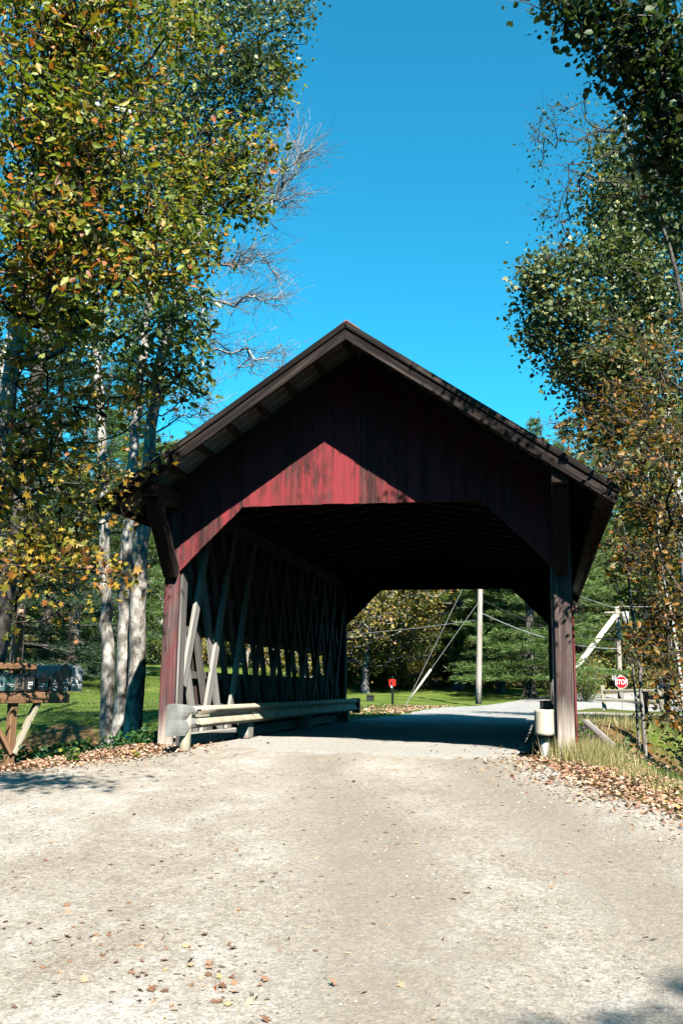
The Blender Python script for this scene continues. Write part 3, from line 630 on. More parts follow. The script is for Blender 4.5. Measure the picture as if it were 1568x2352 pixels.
mailbox(498, 0.115, 0.21, 0.42, DARKM, 'dusty dark mailbox numbered 213, beside the big black one',
        [('51', 0.03, 0.0, 0.125, WHITE, None), ('Street', 0.025, 0.0, 0.09, WHITE, None), ('213', 0.04, 0.0, 0.035, INK, (0.06, 0.045))], off=-0.03)
mailbox(400, 0.125, 0.20, 0.42, BLACKM, 'black mailbox with a long white name strip, below the end of the upper rail',
        [('E SMITH', 0.026, 0.0, 0.07, INK, (0.105, 0.034)), ('217', 0.028, 0.0, 0.13, TAUPEM, None)], off=-0.02, flag=True)
mailbox(282, 0.115, 0.205, 0.42, DARKM, 'dark mailbox reading US MAIL 291 between the taupe and the black ones',
        [('US MAIL', 0.022, 0.0, 0.098, WHITE, None), ('291', 0.045, 0.0, 0.055, INK, (0.06, 0.055))], flag=True)
mailbox(197, 0.115, 0.20, 0.42, TAUPEM, 'taupe mailbox numbered 340, third from the left', [('340', 0.04, 0.0, 0.06, INK, None)])
mailbox(120, 0.115, 0.20, 0.42, GREENM, 'dark green mailbox with a white sticker, second from the left', [('HOLMES', 0.024, 0.0, 0.065, INK, (0.085, 0.03))])
mailbox(44, 0.115, 0.20, 0.42, TEALM, 'blue-grey mailbox numbered 1145 at the left edge of the rack', [('1145', 0.036, 0.0, 0.068, INK, (0.09, 0.036))])
PB = at(30, 1760, 11.75); PB[2] = gz(PB[0], PB[1])-0.05
MR = empty('mailbox_rack', PB, 'new timber mailbox rack with a tall post and V braces at the road edge', 'mailbox rack')
def rp(s_, n_, z): p = B0+T*s_+Nn*n_; return (p.x, p.y, z)
pc = Vector((PB[0], PB[1], 0)); sP = (pc-B0).dot(T); nP = -0.085; sP = -0.80
beam('post', rp(sP, nP, PB[2]), rp(sP, nP, at(47, 1420, 11.75)[2]), 0.095, 0.095, W_NEW, MR, up=(Nn.x, Nn.y, 0), bevel=0.012)
hw = 0.13
beam('front_beam', rp(-1.5, -0.02, ZB-0.075), rp(-0.075, -0.02, ZB-0.075), 0.04, hw, W_NEW, MR, bevel=0.006)
beam('back_beam', rp(-1.5, -0.40, ZB-0.075), rp(-0.1, -0.40, ZB-0.075), 0.04, hw, W_NEW, MR, bevel=0.006)
for s_ in (-1.3, -0.95, -0.62, -0.28): beam('slat', rp(s_, 0.0, ZB-0.0075), rp(s_, -0.45, ZB-0.0075), 0.20, 0.014, W_NEW, MR, bevel=0)
beam('upper_rail', rp(-1.5, 0.05, ZB+0.275), rp(-0.62, 0.05, ZB+0.275), 0.09, 0.085, W_NEW, MR, bevel=0.02)
for s_ in (-0.78, -1.42): beam('rail_bracket', rp(s_, 0.0, ZB+0.275), rp(s_, -0.30, ZB+0.275), 0.04, 0.06, W_NEW, MR, bevel=0.003)
zv = ZB-0.73
beam('brace', rp(sP+0.02, nP+0.035, zv+0.02), rp(-0.46, -0.075, ZB-0.10), 0.05, 0.085, W_RAIL, MR, up=(Nn.x, Nn.y, 0), bevel=0.004)
beam('brace', rp(sP-0.02, nP+0.04, zv+0.02), rp(-1.20, -0.075, ZB-0.10), 0.05, 0.085, W_NEW, MR, up=(Nn.x, Nn.y, 0), bevel=0.004)

# ------------------------------------------------------------------ poles, wires, signs, fence beyond the bridge
def pole(name, base, h, r0, r1, m_, parent, lean=(0, 0)):
    g = G(); n = 8; g.tube([(lean[0]*i/n, lean[1]*i/n, h*i/n) for i in range(n+1)], [r0+(r1-r0)*i/n for i in range(n+1)], 12); return g.build(name, m_, parent, smooth=True)
b1 = at(1098, 1617, 45); U1 = empty('utility_pole', b1, 'tall bleached utility pole on the lawn, seen through the bridge', 'utility pole')
pole('pole', b1, 9.0, 0.145, 0.11, W_POLE, U1, (0.25, 0))
g = G(); g.tube([(0.03, -0.17, 0.5), (0.03, -0.17, 0.75)], 0.03, 6); g.build('meter_tag', GALV, U1)
anc = at(931, 1616, 44); anc[2] = gz(anc[0], anc[1])
def rel(p, e): return tuple(np.array(p)-np.array(e.location))
GW = empty('guy_wire', anc, 'slanting guy wires with a pale guard sleeve anchored in the lawn', 'guy wire')
p_hi = b1+np.array([0.20, 0, 7.2]); p_lo = b1+np.array([0.15, 0, 4.9])
def lerp(a, b, t): return np.array(a)*(1-t)+np.array(b)*t
for q in (p_hi, p_lo): g = G(); g.tube([rel(anc, GW), rel(q, GW)], 0.008, 5); g.build('wire', WIRE, GW)
g = G(); g.tube([rel(lerp(anc, p_lo, 0.06), GW), rel(lerp(anc, p_lo, 0.33), GW)], 0.05, 8); g.build('guard_sleeve', YELG, GW, smooth=True)
b2 = at(1424, 1602, 55); b2[2] = gz(b2[0], b2[1]); top2 = at(1419, 1390, 55)
U2 = empty('utility_pole', b2, 'brown utility pole with a grey transformer beside the far road junction', 'utility pole'); h2 = top2[2]-b2[2]
pole('pole', b2, h2, 0.16, 0.12, W_POLE, U2, (0, 0))
tr = at(1431, 1420, 55)-b2; g = G(); g.tube([(tr[0]+.1, tr[1], tr[2]-0.38), (tr[0]+.1, tr[1], tr[2]+0.38)], 0.2, 14); g.tube([(0.05, 0, tr[2]+0.1), (tr[0], tr[1], tr[2]+.1)], 0.05, 6); g.build('transformer', RUST, U2, smooth=True)
g = G(); g.box(-0.45, -0.1, 1.1, -0.18, 0.05, 1.75); g.build('meter_box', GALV, U2, bevel=0.01)
g = G(); g.tube([(-0.7, 0, h2-0.35), (0.7, 0, h2-0.35)], 0.05, 6); g.build('crossarm', W_POLE, U2)
b3 = at(1262, 1622, 52); b3[2] = gz(b3[0], b3[1]); t3 = at(1412, 1414, 54.8)
U3 = empty('brace_pole', b3, 'slanting brace pole leaning against the brown utility pole', 'brace pole')
g = G(); g.tube([(0, 0, -0.2), rel(t3, U3)], [0.19, 0.14], 10); g.build('pole', YELG, U3, smooth=True)
def wire(name, a, b, sag, r, m_, label, group='overhead wires'):
    a, b = np.array(a, float), np.array(b, float); o = empty(name, a, label, 'wire', group)
    g = G(); g.tube([tuple((b-a)*t-np.array([0, 0, sag*4*t*(1-t)])) for t in np.linspace(0, 1, 14)], r, 5, cap=False); g.build('strand', m_, o)
pr = lambda z: b1+np.array([0.25*z/9, 0, z])
wire('overhead_wire', pr(7.6), at(1418, 1398, 55), 0.35, 0.02, WIRE, 'topmost pale wire between the two utility poles')
wire('overhead_wire', pr(4.95), at(1418, 1468, 55), 0.5, 0.03, BLKW, 'middle dark cable between the two utility poles')
wire('overhead_wire', pr(4.3), at(1420, 1490, 55), 0.45, 0.025, WIRE, 'lowest pale wire between the two utility poles')
wire('overhead_wire', at(1150, 1448, 52), at(1640, 1430, 58), 0.1, 0.035, BLKW, 'level black cable passing behind the transformer')
wire('overhead_wire', at(1418, 1392, 55), at(1640, 1375, 58), 0.2, 0.02, WIRE, 'pale wire running right from the top of the transformer pole')
wire('overhead_wire', pr(3.95), at(560, 1462, 62), 0.3, 0.018, WIRE, 'pale wire running left from the bleached pole through the yellow trees')

sp = at(1426, 1640, 42); sp[2] = gz(sp[0], sp[1]); SS = empty('stop_sign', sp, 'red octagonal STOP sign on a metal post behind the rail fence', 'stop sign')
sc_c = at(1426, 1567, 42)-sp; R_ = 0.285
nrm = Vector((CAM[0]-sp[0]-1.5, CAM[1]-sp[1], 0)).normalized(); ang = math.atan2(nrm.y, nrm.x)+math.pi/2
Ms = Matrix.Translation(Vector((sc_c[0], sc_c[1], sc_c[2]))) @ Matrix.Rotation(ang, 4, 'Z')
g = G(); g.box(-0.03, 0.012, -sc_c[2], 0.03, 0.04, 0.3); me = g.mesh('post'); me.transform(Ms); link('post', me, GALV, SS)
for nm, rr, y0_, y1_, mm in (('border', R_, -0.004, 0.012, WHITE), ('plate', R_*0.93, -0.008, -0.0035, STOPRED)):
    g = G(); g.prism([(rr*math.cos(math.pi/8+k*math.pi/4), rr*math.sin(math.pi/8+k*math.pi/4)) for k in range(8)], 'y', y0_, y1_); me = g.mesh(nm); me.transform(Ms); link(nm, me, mm, SS)
text('lettering', 'STOP', 0.30, Ms @ Matrix.Translation((0, -0.010, 0)) @ Matrix.Rotation(math.pi/2, 4, 'X'), WHITE, SS, bold=0.004, sx=0.68)

rb = at(901, 1620, 42); rb[2] = gz(rb[0], rb[1]); RP = empty('box_post', rb, 'thin dark post with a small red box on the far lawn', 'post box'); hh = at(901, 1570, 42)[2]-rb[2]
g = G(); g.box(-0.05, -0.05, -0.1, 0.05, 0.05, hh+0.30); g.build('post', BLACKM, RP, bevel=0.005)
g = G(); g.box(-0.15, -0.07, hh-0.10, 0.15, -0.052, hh+0.18); g.build('box', REDP, RP, bevel=0.005)
g = G(); g.box(-0.07, -0.08, hh-0.07, 0.0, -0.071, hh+0.12); g.build('panel', BLACKM, RP)
g = G(); g.box(-0.07, -0.07, 0.75, -0.0, -0.052, 0.85); g.build('tag', WHITE, RP)
ut = at(850, 1592, 48); ut[2] = gz(ut[0], ut[1]); g = G(); g.box(-0.17, -0.12, -0.05, 0.17, 0.12, 0.24); g.prism([(-0.2, 0.24), (0.2, 0.24), (0.14, 0.30), (-0.14, 0.30)], 'y', -0.15, 0.15)
o = g.build('utility_box', DARKM, label='small dark utility box low on the far lawn', cat='utility box', bevel=0.01); o.location = ut

# split rail fence
FP = [at(1388, 1632, 40), at(1522, 1634, 38)]
for p in FP: p[2] = gz(p[0], p[1])
F_ = empty('rail_fence', FP[0], 'pale split rail fence at the edge of the gravel pull-off', 'fence')
for i, p in enumerate(FP+[FP[1]+(FP[1]-FP[0])*0.9]): beam('post', p-np.array([0, 0, 0.2]), p+np.array([0.06*(1-i)-0.12, 0, 1.02]), 0.17, 0.15, W_RAIL, F_, up=(0, 1, 0), bevel=0.02)
for z, dz in ((0.80, 0.02), (0.42, -0.04)):
    q0, q1 = FP[0]+np.array([-0.35 if z < .5 else -.05, -0.04, z]), FP[1]+np.array([0.1, -0.04, z+dz]); q2 = FP[1]+(FP[1]-FP[0])*0.95+np.array([0, -0.1, z-0.15])
    beam('rail', q0, q1, 0.09, 0.11, W_RAIL, F_, bevel=0.02, warp=0.02)
    beam('rail', q1-np.array([0.25, -0.1, 0.13]), q2, 0.09, 0.11, W_RAIL, F_, bevel=0.02, warp=0.02)
dp = at(1480, 1653, 30); dp[2] = gz(dp[0], dp[1]); DP = empty('gate_post', dp, 'thick dark wooden post standing in front of the rail fence', 'post')
beam('post', dp-np.array([0, 0, 0.2]), dp+np.array([0.05, 0, 0.78]), 0.17, 0.17, W_DARK, DP, up=(0, 1, 0), bevel=0.02)
dq = dp+np.array([2.6, 0.5, 0.0]); beam('rail', dp+np.array([-0.2, 0, 0.62]), dq+np.array([0, 0, 0.56]), 0.09, 0.10, W_DARK, DP, bevel=0.02)
bp = at(1531, 1657, 28); bp[2] = gz(bp[0], bp[1]); BS = empty('notice_board', bp, 'white board on a brown metal post near the right edge', 'sign')
g = G(); g.box(-0.055, -0.055, -0.2, 0.055, 0.055, 1.28); g.build('post', BROWNP, BS, bevel=0.006)
g = G(); g.box(-0.20, 0.06, 0.84, 0.30, 0.075, 1.14); g.build('board', WHITE, BS, bevel=0.004)

# retaining timber on the right bank
a_, b_ = at(1338, 1662, 12.9), at(1466, 1776, 11.9)
beam('retaining_timber', a_, b_, 0.12, 0.15, W_GREY, None, up=(0, 0, 1), bevel=0.015, label='pale squared timber sloping down the right bank beside the bridge', cat='timber')
g = at(1352, 1700, 13.0)
beam('wing_wall_post', (g[0], g[1], -0.8), (g[0], g[1], 0.38), 0.16, 0.16, W_GREY, None, up=(0, 1, 0), bevel=0.015, label='grey stub post at the right corner of the bridge, half hidden by leaves', cat='post')

# houses beyond
def house(name, c, w_, d_, h_, rh, wm, rm, label, rot=0.0, wins=3):
    r = empty(name, c, label, 'house'); r.rotation_euler = (0, 0, rot)
    g = G(); g.box(-w_/2, -d_/2, -0.5, w_/2, d_/2, h_); g.prism([(-d_/2, h_), (d_/2, h_), (0, h_+rh*0.96)], 'x', -w_/2, w_/2); g.build('wall', wm, r)
    g = G(); e = 0.35; k = rh/(d_/2)
    for s_ in (-1, 1):
        g.hexa([(-w_/2-e, 0, h_+rh), (w_/2+e, 0, h_+rh), (w_/2+e, s_*(d_/2+e), h_-k*e), (-w_/2-e, s_*(d_/2+e), h_-k*e),
                (-w_/2-e, 0, h_+rh+0.1), (w_/2+e, 0, h_+rh+0.1), (w_/2+e, s_*(d_/2+e), h_-k*e+0.1), (-w_/2-e, s_*(d_/2+e), h_-k*e+0.1)])
    rf = g.build('roof', rm, r); g = G(); g.box(w_*0.2, -0.3, h_+rh*0.6, w_*0.2+0.5, 0.3, h_+rh+0.8); g.build('chimney', W_GREY, rf)
    for i in range(wins):
        x = -w_/2+w_*(i+0.5)/wins; fr = G(); fr.box(x-0.45, -d_/2-0.05, 0.9, x+0.45, -d_/2+0.02, 2.1); f = fr.build('window', WHITE, r)
        pn = G(); pn.box(x-0.37, -d_/2-0.06, 0.98, x+0.37, -d_/2-0.045, 2.02); pn.build('pane', BLACKM, f)
    g = G(); x = -w_/2+w_/wins; g.box(x-0.4, -d_/2-0.05, 0, x+0.4, -d_/2+0.02, 2.0); g.build('door', WHITE, r)
HR = plain('house_red_siding', (0.35, 0.05, 0.04)); HP = plain('pink_grey_roof', (0.42, 0.32, 0.29))
c = at(590, 1560, 84); c[2] = gz(c[0], c[1])-0.3; house('house', c, 6.5, 4, 1.5, 1.3, HR, HP, 'red house with a pinkish roof seen through the lattice windows', 0.2)
c = at(225, 1548, 80); c[2] = gz(c[0], c[1]); house('house', c, 7, 5, 2.3, 1.6, WHITE, plain('dark_shingles', (0.06, 0.06, 0.065)), 'white house glimpsed behind the mailboxes across the lawn', -0.2)
#TREES_BEGIN
# ------------------------------------------------------------------ vegetation generators
def tubes_np(P0, P1, R0, R1, n):
    """separate tapered prisms for many segments"""
    P0, P1 = np.asarray(P0, float), np.asarray(P1, float); d = P1-P0; L_ = np.linalg.norm(d, axis=1, keepdims=True)+1e-9; d = d/L_
    ref = np.where(np.abs(d[:, 2:3]) > 0.9, np.array([[1.0, 0, 0]]), np.array([[0, 0, 1.0]]))
    a = np.cross(d, ref); a /= np.linalg.norm(a, axis=1, keepdims=True)+1e-9; b = np.cross(d, a)
    t = 2*np.pi*np.arange(n)/n; ca, sa = np.cos(t)[None, :, None], np.sin(t)[None, :, None]
    ring = ca*a[:, None, :]+sa*b[:, None, :]
    A = P0[:, None, :]+ring*np.asarray(R0)[:, None, None]; B = P1[:, None, :]+ring*np.asarray(R1)[:, None, None]
    V = np.concatenate([A, B], 1).reshape(-1, 3); m = len(P0); k = np.arange(n)
    base = (np.arange(m)*2*n)[:, None]
    F = np.stack([base+k, base+(k+1) % n, base+n+(k+1) % n, base+n+k], -1).reshape(-1, 4)
    return V, F
def merge(parts):
    V, F, o = [], [], 0
    for v, f in parts:
        V.append(v); F.append(f+o); o += len(v)
    return np.concatenate(V), F
def leaf_shape(kind):
    if kind == 'ovate':
        v = np.array([(0, 0, 0), (0.27, 0.30, .07), (0.19, 0.70, .05), (0, 1, -.06), (-0.19, 0.70, .05), (-0.27, 0.30, .07)]); f = np.array([(0, 1, 2, 3), (0, 3, 4, 5)])
    elif kind == 'round':
        v = np.array([(0, 0, 0), (0.42, 0.22, .07), (0.38, 0.62, .06), (0, 1.0, -.04), (-0.38, 0.62, .06), (-0.42, 0.22, .07)]); f = np.array([(0, 1, 2, 3), (0, 3, 4, 5)])
    elif kind == 'maple':
        v = np.array([(0, 0, 0), (.5, .08, .03), (.22, .30, .02), (.55, .62, .05), (.16, .58, 0), (0, 1, -.05), (-.16, .58, 0), (-.55, .62, .05), (-.22, .30, .02), (-.5, .08, .03)])
        f = np.array([(0, 1, 2, 4), (2, 3, 4, 4), (0, 4, 5, 6), (6, 7, 8, 8), (0, 6, 8, 9)])
        f = np.array([(0, 1, 2, 4), (0, 4, 5, 6), (0, 6, 8, 9)]), np.array([(2, 3, 4), (6, 7, 8)])
    elif kind == 'curl':
        v = np.array([(0, 0, 0), (0.28, 0.28, .16), (0.22, 0.70, .20), (0, 1, .14), (-0.22, 0.70, .20), (-0.28, 0.28, .16)]); f = np.array([(0, 1, 2, 3), (0, 3, 4, 5)])
    elif kind == 'blade':
        v = np.array([(-.5, 0, 0), (.5, 0, 0), (.28, .6, .06), (0, 1, .22), (-.28, .6, .06)]); f = np.array([(0, 1, 2, 3)]), np.array([(0, 3, 4)])
        v = np.array([(-.5, 0, 0), (.5, 0, 0), (.3, .55, 0), (-.3, .55, 0), (0, 1, 0)]); f = np.array([(0, 1, 2, 3)]), np.array([(3, 2, 4)])
    return v, f
def leaves_np(P, Ydir, Nrm, size, kind, wscale=1.0):
    """one leaf at each P, tip along Ydir, face Nrm"""
    v, f = leaf_shape(kind); n = len(P)
    Y_ = Ydir/(np.linalg.norm(Ydir, axis=1, keepdims=True)+1e-9)
    X_ = np.cross(Y_, Nrm); X_ /= np.linalg.norm(X_, axis=1, keepdims=True)+1e-9; Z_ = np.cross(X_, Y_)
    sz = np.asarray(size).reshape(-1, 1, 1)
    W = P[:, None, :]+sz*(v[None, :, 0:1]*wscale*X_[:, None, :]+v[None, :, 1:2]*Y_[:, None, :]+v[None, :, 2:3]*Z_[:, None, :])
    V = W.reshape(-1, 3); base = (np.arange(n)*len(v))[:, None, None]
    fs = f if isinstance(f, tuple) else (f,)
    return V, [(base+q[None]).reshape(-1, q.shape[1]) for q in fs]
def rand_dir(n, rng, zb=0.0, zs=1.0):
    d = rng.normal(size=(n, 3)); d[:, 2] = d[:, 2]*zs+zb; return d/(np.linalg.norm(d, axis=1, keepdims=True)+1e-9)
def foliage(anchors, dirs, rng, n_leaf, spread, size, kind, droop=-0.5, tilt=0.5, flat=1.0, wscale=1.0):
    k = rng.poisson(n_leaf, len(anchors)); idx = np.repeat(np.arange(len(anchors)), k); n = len(idx)
    off = rng.normal(size=(n, 3))*np.array([1, 1, flat])*spread; P = anchors[idx]+off-dirs[idx]*rng.random((n, 1))*spread*1.2
    Y_ = rand_dir(n, rng, droop, 0.7)+dirs[idx]*0.5; N_ = rand_dir(n, rng, tilt, 1.0)+0.35*SUNV
    return leaves_np(P, Y_, N_, size*np.clip(np.exp(rng.normal(-0.12, 0.38, n)), 0.3, 1.5), kind, wscale)
def grow(trunk, tr, anchors, rng, start=0.3, lift=1.2, rtip=0.006, power=0.42, wig=0.10, maxd=9):
    """branch skeleton: every anchor is joined to the nearest, preferably lower, wood"""
    trunk = np.asarray(trunk, float); nt_ = len(trunk)
    N = [tuple(p) for p in trunk]; par = [-1]+list(range(nt_-1)); s0 = int(nt_*start)
    buf = np.zeros((nt_+len(anchors)*8, 3)); buf[:nt_] = trunk; cnt = nt_; hgt = trunk[:, 2]
    ok = np.ones(len(buf), bool); ok[:s0] = False; parr = np.full(len(buf), -1); parr[1:nt_] = np.arange(nt_-1)
    dt = np.min(np.linalg.norm(anchors[:, None, :]-trunk[None, s0:, :], axis=2), axis=1); order = np.argsort(dt); tips = np.zeros(len(anchors), int)
    for a in order:
        p = anchors[a]; d = p-buf[:cnt]; L_ = np.sqrt((d*d).sum(1)); hor = np.sqrt(d[:, 0]**2+d[:, 1]**2)
        cost = L_+lift*np.maximum(hor*0.25-d[:, 2], 0); cost[~ok[:cnt]] = 1e9
        j = int(np.argmin(cost)); q = buf[j]; l_ = L_[j]; m = max(1, min(6, int(l_/0.28))); prev = j
        cur = np.array([0, 0, 1])*l_*0.10; side = rng.normal(size=3)*l_*wig*0.6
        for i in range(1, m+1):
            t = i/m; pt = q+(p-q)*t+np.sin(t*math.pi)*(side-cur)+(rng.normal(size=3)*l_*wig*0.25 if i < m else 0)
            if cnt >= len(buf): break
            buf[cnt] = pt; parr[cnt] = prev; prev = cnt; cnt += 1
        tips[a] = prev
    nodes = buf[:cnt]; parr = parr[:cnt]; load = np.zeros(cnt); load[tips] += 1
    for i in range(cnt-1, nt_-1, -1): load[parr[i]] += load[i] if False else 0
    # accumulate loads from the leaves down (children always have larger indices)
    acc = load.copy()
    for i in range(cnt-1, 0, -1): acc[parr[i]] += acc[i]
    r = np.minimum(rtip*np.maximum(acc, 1)**power, 0.045); r[:nt_] = tr
    return nodes, parr, r, nt_, tips
def trunk_path(pts, rng, n=26, jit=0.02):
    pts = np.asarray(pts, float); t = np.linspace(0, len(pts)-1, n); out = np.stack([np.interp(t, np.arange(len(pts)), pts[:, i]) for i in range(3)], 1)
    for _ in range(2): out[1:-1] = (out[:-2]+out[1:-1]*2+out[2:])/4
    out[1:, :2] += rng.normal(size=(n-1, 2))*jit; return out
def trunk_mesh_np(path, r, n=14, rng=None, flare=1.35):
    m = len(path); d = np.gradient(path, axis=0); d /= np.linalg.norm(d, axis=1, keepdims=True)
    a = np.cross(d, np.array([0, 1.0, 0])); a /= np.linalg.norm(a, axis=1, keepdims=True); b = np.cross(d, a)
    th = 2*np.pi*np.arange(n)/n; rr = np.asarray(r)[:, None]*(1+0.07*np.sin(th*3+np.arange(m)[:, None]*0.4)+0.05*np.sin(th*5-np.arange(m)[:, None]*0.9))
    hz = path[:, 2]-path[0, 2]; rr = rr*(1+(flare-1)*np.exp(-hz/0.25))[:, None]
    V = path[:, None, :]+rr[..., None]*(np.cos(th)[None, :, None]*a[:, None, :]+np.sin(th)[None, :, None]*b[:, None, :])
    V = V.reshape(-1, 3); k = np.arange(n); i = np.arange(m-1)[:, None]
    F = np.stack([i*n+k, i*n+(k+1) % n, (i+1)*n+(k+1) % n, (i+1)*n+k], -1).reshape(-1, 4); return V, F
def blob_points(blobs, rng):
    out = []
    for (px, py, D, rx, ry, rd, n) in blobs:
        c = at(px, py, D); k = D/FPX
        d = rng.normal(size=(n, 3)); d /= np.linalg.norm(d, axis=1, keepdims=True); rad = rng.random((n, 1))**(1/2.4)*np.where(rng.random((n, 1)) < 0.14, 1.3, 1.0)
        d = d*rad; out.append(c+d[:, :1]*rx*k*RX+d[:, 1:2]*ry*k*UX+d[:, 2:3]*rd*FX)
    return np.concatenate(out)
def tree(name, label, trunks, blobs, leaf, barkm, seed, group=None, start=0.3, rtip=0.005, power=0.42, extra_pts=None, twigs=0, part_crown='crown', lift=1.2, cat='tree', wig=0.10, twigm=None, gap=-0.9):
    """trunks: list of (points, r0, r1); leaf: dict(mat, kind, size, n, spread, ...) or None"""
    rng = np.random.default_rng(seed); anc = blob_points(blobs, rng) if blobs else np.zeros((0, 3))
    if leaf and len(anc):      # leaves hang in sprays with gaps between them
        q = anc*np.array([1, 1, 1.9])*1.55+seed; f_ = np.sin(q[:, 0]*1.9+np.sin(q[:, 1]*1.3)*1.4)+np.sin(q[:, 1]*2.1+np.sin(q[:, 2]*1.2)*1.3)+np.sin(q[:, 2]*2.0+np.sin(q[:, 0]*1.5)*1.5)
        anc = anc[f_+rng.normal(size=len(anc))*0.25 > gap]
    if extra_pts is not None: anc = np.concatenate([anc, extra_pts])
    paths = [trunk_path(p, rng, 30, r0*0.12) for p, r0, r1 in trunks]
    own = np.argmin(np.stack([np.min(np.linalg.norm(anc[:, None]-p[None, :], axis=2), axis=1) for p in paths]), axis=0)
    base = paths[0][0]; root = empty(name, base, label, cat, group); wood = []; thin = []; tipp, tipd = [], []
    for k, (path, (p_, r0, r1)) in enumerate(zip(paths, trunks)):
        r = np.linspace(r0, r1, len(path)); v, f = trunk_mesh_np(path, r, 14); wood.append((v-base, f))
        A = anc[own == k]
        if len(A) == 0: continue
        nodes, par, rr, nt_, tips = grow(path, r, A, rng, start, lift, rtip, power, wig)
        i = np.arange(nt_, len(nodes)); pj = par[i]; rp_ = np.minimum(rr[pj], rr[i]*1.35); rr2 = rr[i]
        big = rr2 > 0.028
        for msk, ns in ((big, 6), (~big, 3)):
            if msk.any(): v, f = tubes_np(nodes[pj][msk]-base, nodes[i][msk]-base, rp_[msk], rr2[msk], ns); (wood if ns == 6 else thin).append((v, f))
        T_ = nodes[tips]; D_ = T_-nodes[par[par[par[tips]]]]; D_ /= np.linalg.norm(D_, axis=1, keepdims=True)+1e-9; tipp.append(T_); tipd.append(D_)
    T_, D_ = np.concatenate(tipp), np.concatenate(tipd)
    if twigs:      # fine side twigs
        tw = leaf['spread']*1.6 if leaf else 0.40
        idx = np.repeat(np.arange(len(T_)), twigs); n = len(idx); d2 = D_[idx]*(0.9 if leaf else 1.25)+rng.normal(size=(n, 3))*(0.55 if leaf else 0.42)+np.array([0, 0, 0.15]); st = T_[idx]-D_[idx]*rng.random((n, 1))*tw*0.8
        ln = tw*rng.uniform(0.4, 1.1, (n, 1)); mid = st+d2*ln*0.5; en = st+d2*ln+rng.normal(size=(n, 3))*tw*0.12
        for a, b, ra, rb_ in ((st, mid, rtip*0.75, rtip*0.5), (mid, en, rtip*0.5, rtip*0.3)):
            v, f = tubes_np(a-base, b-base, np.full(n, ra), np.full(n, rb_), 3); thin.append((v, f))
        if not leaf:
            idx = np.repeat(np.arange(n), 3); m = len(idx); d3 = d2[idx]+rng.normal(size=(m, 3))*0.6; s3 = mid[idx]+(en-mid)[idx]*rng.random((m, 1)); e3 = s3+d3*tw*0.4*rng.random((m, 1))
            v, f = tubes_np(s3-base, e3-base, np.full(m, rtip*0.4), np.full(m, rtip*0.25), 3); thin.append((v, f))
    V, F = merge(wood+thin); F = [(f, 0 if i < len(wood) else 1) for i, f in enumerate(F)]; me = mesh_np('trunk', V, F); me.materials.append(barkm); me.materials.append(twigm or B_BROWN)
    me.polygons.foreach_set('material_index', np.concatenate([np.full(len(f), k) for f, k in F]).astype(np.int32)); me.polygons.foreach_set('use_smooth', [True]*len(me.polygons)); link('trunk', me, None, root)
    if leaf:
        lf = dict(leaf); m_ = lf.pop('mat'); n_ = lf.pop('n'); sp_ = lf.pop('spread'); sz = lf.pop('size'); kd = lf.pop('kind')
        V, F = foliage(T_-base, D_, rng, n_, sp_, sz, kd, **lf); link(part_crown, mesh_np('crown', V, F), m_, root)
    return root

# --- conifers, built once per variant and copied
def pine_data(seed, H, R, low=0.12, tuft=0.30, wid=0.034, per=10, droop=0.0, dens=1.0, flatk=0.35):
    rng = np.random.default_rng(seed); wood = []; tp = trunk_path([(0, 0, 0), (rng.normal()*0.15, rng.normal()*0.15, H*0.5), (0, 0, H)], rng, 24, 0.015)
    wood.append(trunk_mesh_np(tp, np.linspace(H*0.020, 0.015, 24), 10)); P, D = [], []
    z = H*low
    while z < H*0.985:
        t = z/H; c = np.array([np.interp(z, tp[:, 2], tp[:, 0]), np.interp(z, tp[:, 2], tp[:, 1]), z]); nb = rng.integers(4, 7)
        for b in range(nb):
            a = rng.random()*2*math.pi; Lb = R*(1-t)**0.75*rng.uniform(0.55, 1.15)+0.25; up = 0.35*(t)+rng.uniform(-0.08, 0.12)+droop
            m = 7; q = [c]
            for i in range(1, m+1):
                s_ = i/m; q.append(c+np.array([math.cos(a)*Lb*s_, math.sin(a)*Lb*s_, Lb*(up*s_-0.18*s_*s_*(1-t)+0.10*s_**3)])+rng.normal(size=3)*0.03*Lb*s_)
            q = np.array(q); rb = 0.012+0.012*Lb*(1-t); rs = np.linspace(rb, 0.004, m+1)
            wood.append(tubes_np(q[:-1], q[1:], rs[:-1], rs[1:], 4))
            nn = int((6+Lb*9)*dens)
            s_ = 0.30+0.72*rng.random(nn)**0.8; pos = np.stack([np.interp(s_*m, np.arange(m+1), q[:, k]) for k in range(3)], 1)
            side = np.array([-math.sin(a), math.cos(a), 0]); wd = Lb*0.30*np.sin(np.clip(s_, 0, 1)*2.6)[:, None]
            pos = pos+side*rng.normal(size=(nn, 1))*wd*0.7+np.array([0, 0, 1])*rng.normal(size=(nn, 1))*0.05*Lb*flatk
            P.append(pos); D.append(np.tile(np.array([math.cos(a), math.sin(a), 0.35]), (nn, 1)))
        z += H*0.026+rng.uniform(0.15, 0.38)
    P, D = np.concatenate(P), np.concatenate(D); idx = np.repeat(np.arange(len(P)), per); n = len(idx)
    Yd = D[idx]*0.7+rng.normal(size=(n, 3))*np.array([0.75, 0.75, 0.45]); Nn_ = rand_dir(n, rng, 0.4)
    V, F = leaves_np(P[idx]+rng.normal(size=(n, 3))*0.05, Yd, Nn_, tuft*rng.uniform(0.6, 1.2, n), 'blade', wid/tuft)
    Vw, Fw = merge(wood); a = mesh_np('trunk', Vw, Fw); a.polygons.foreach_set('use_smooth', [True]*len(a.polygons)); return a, mesh_np('crown', V, F)
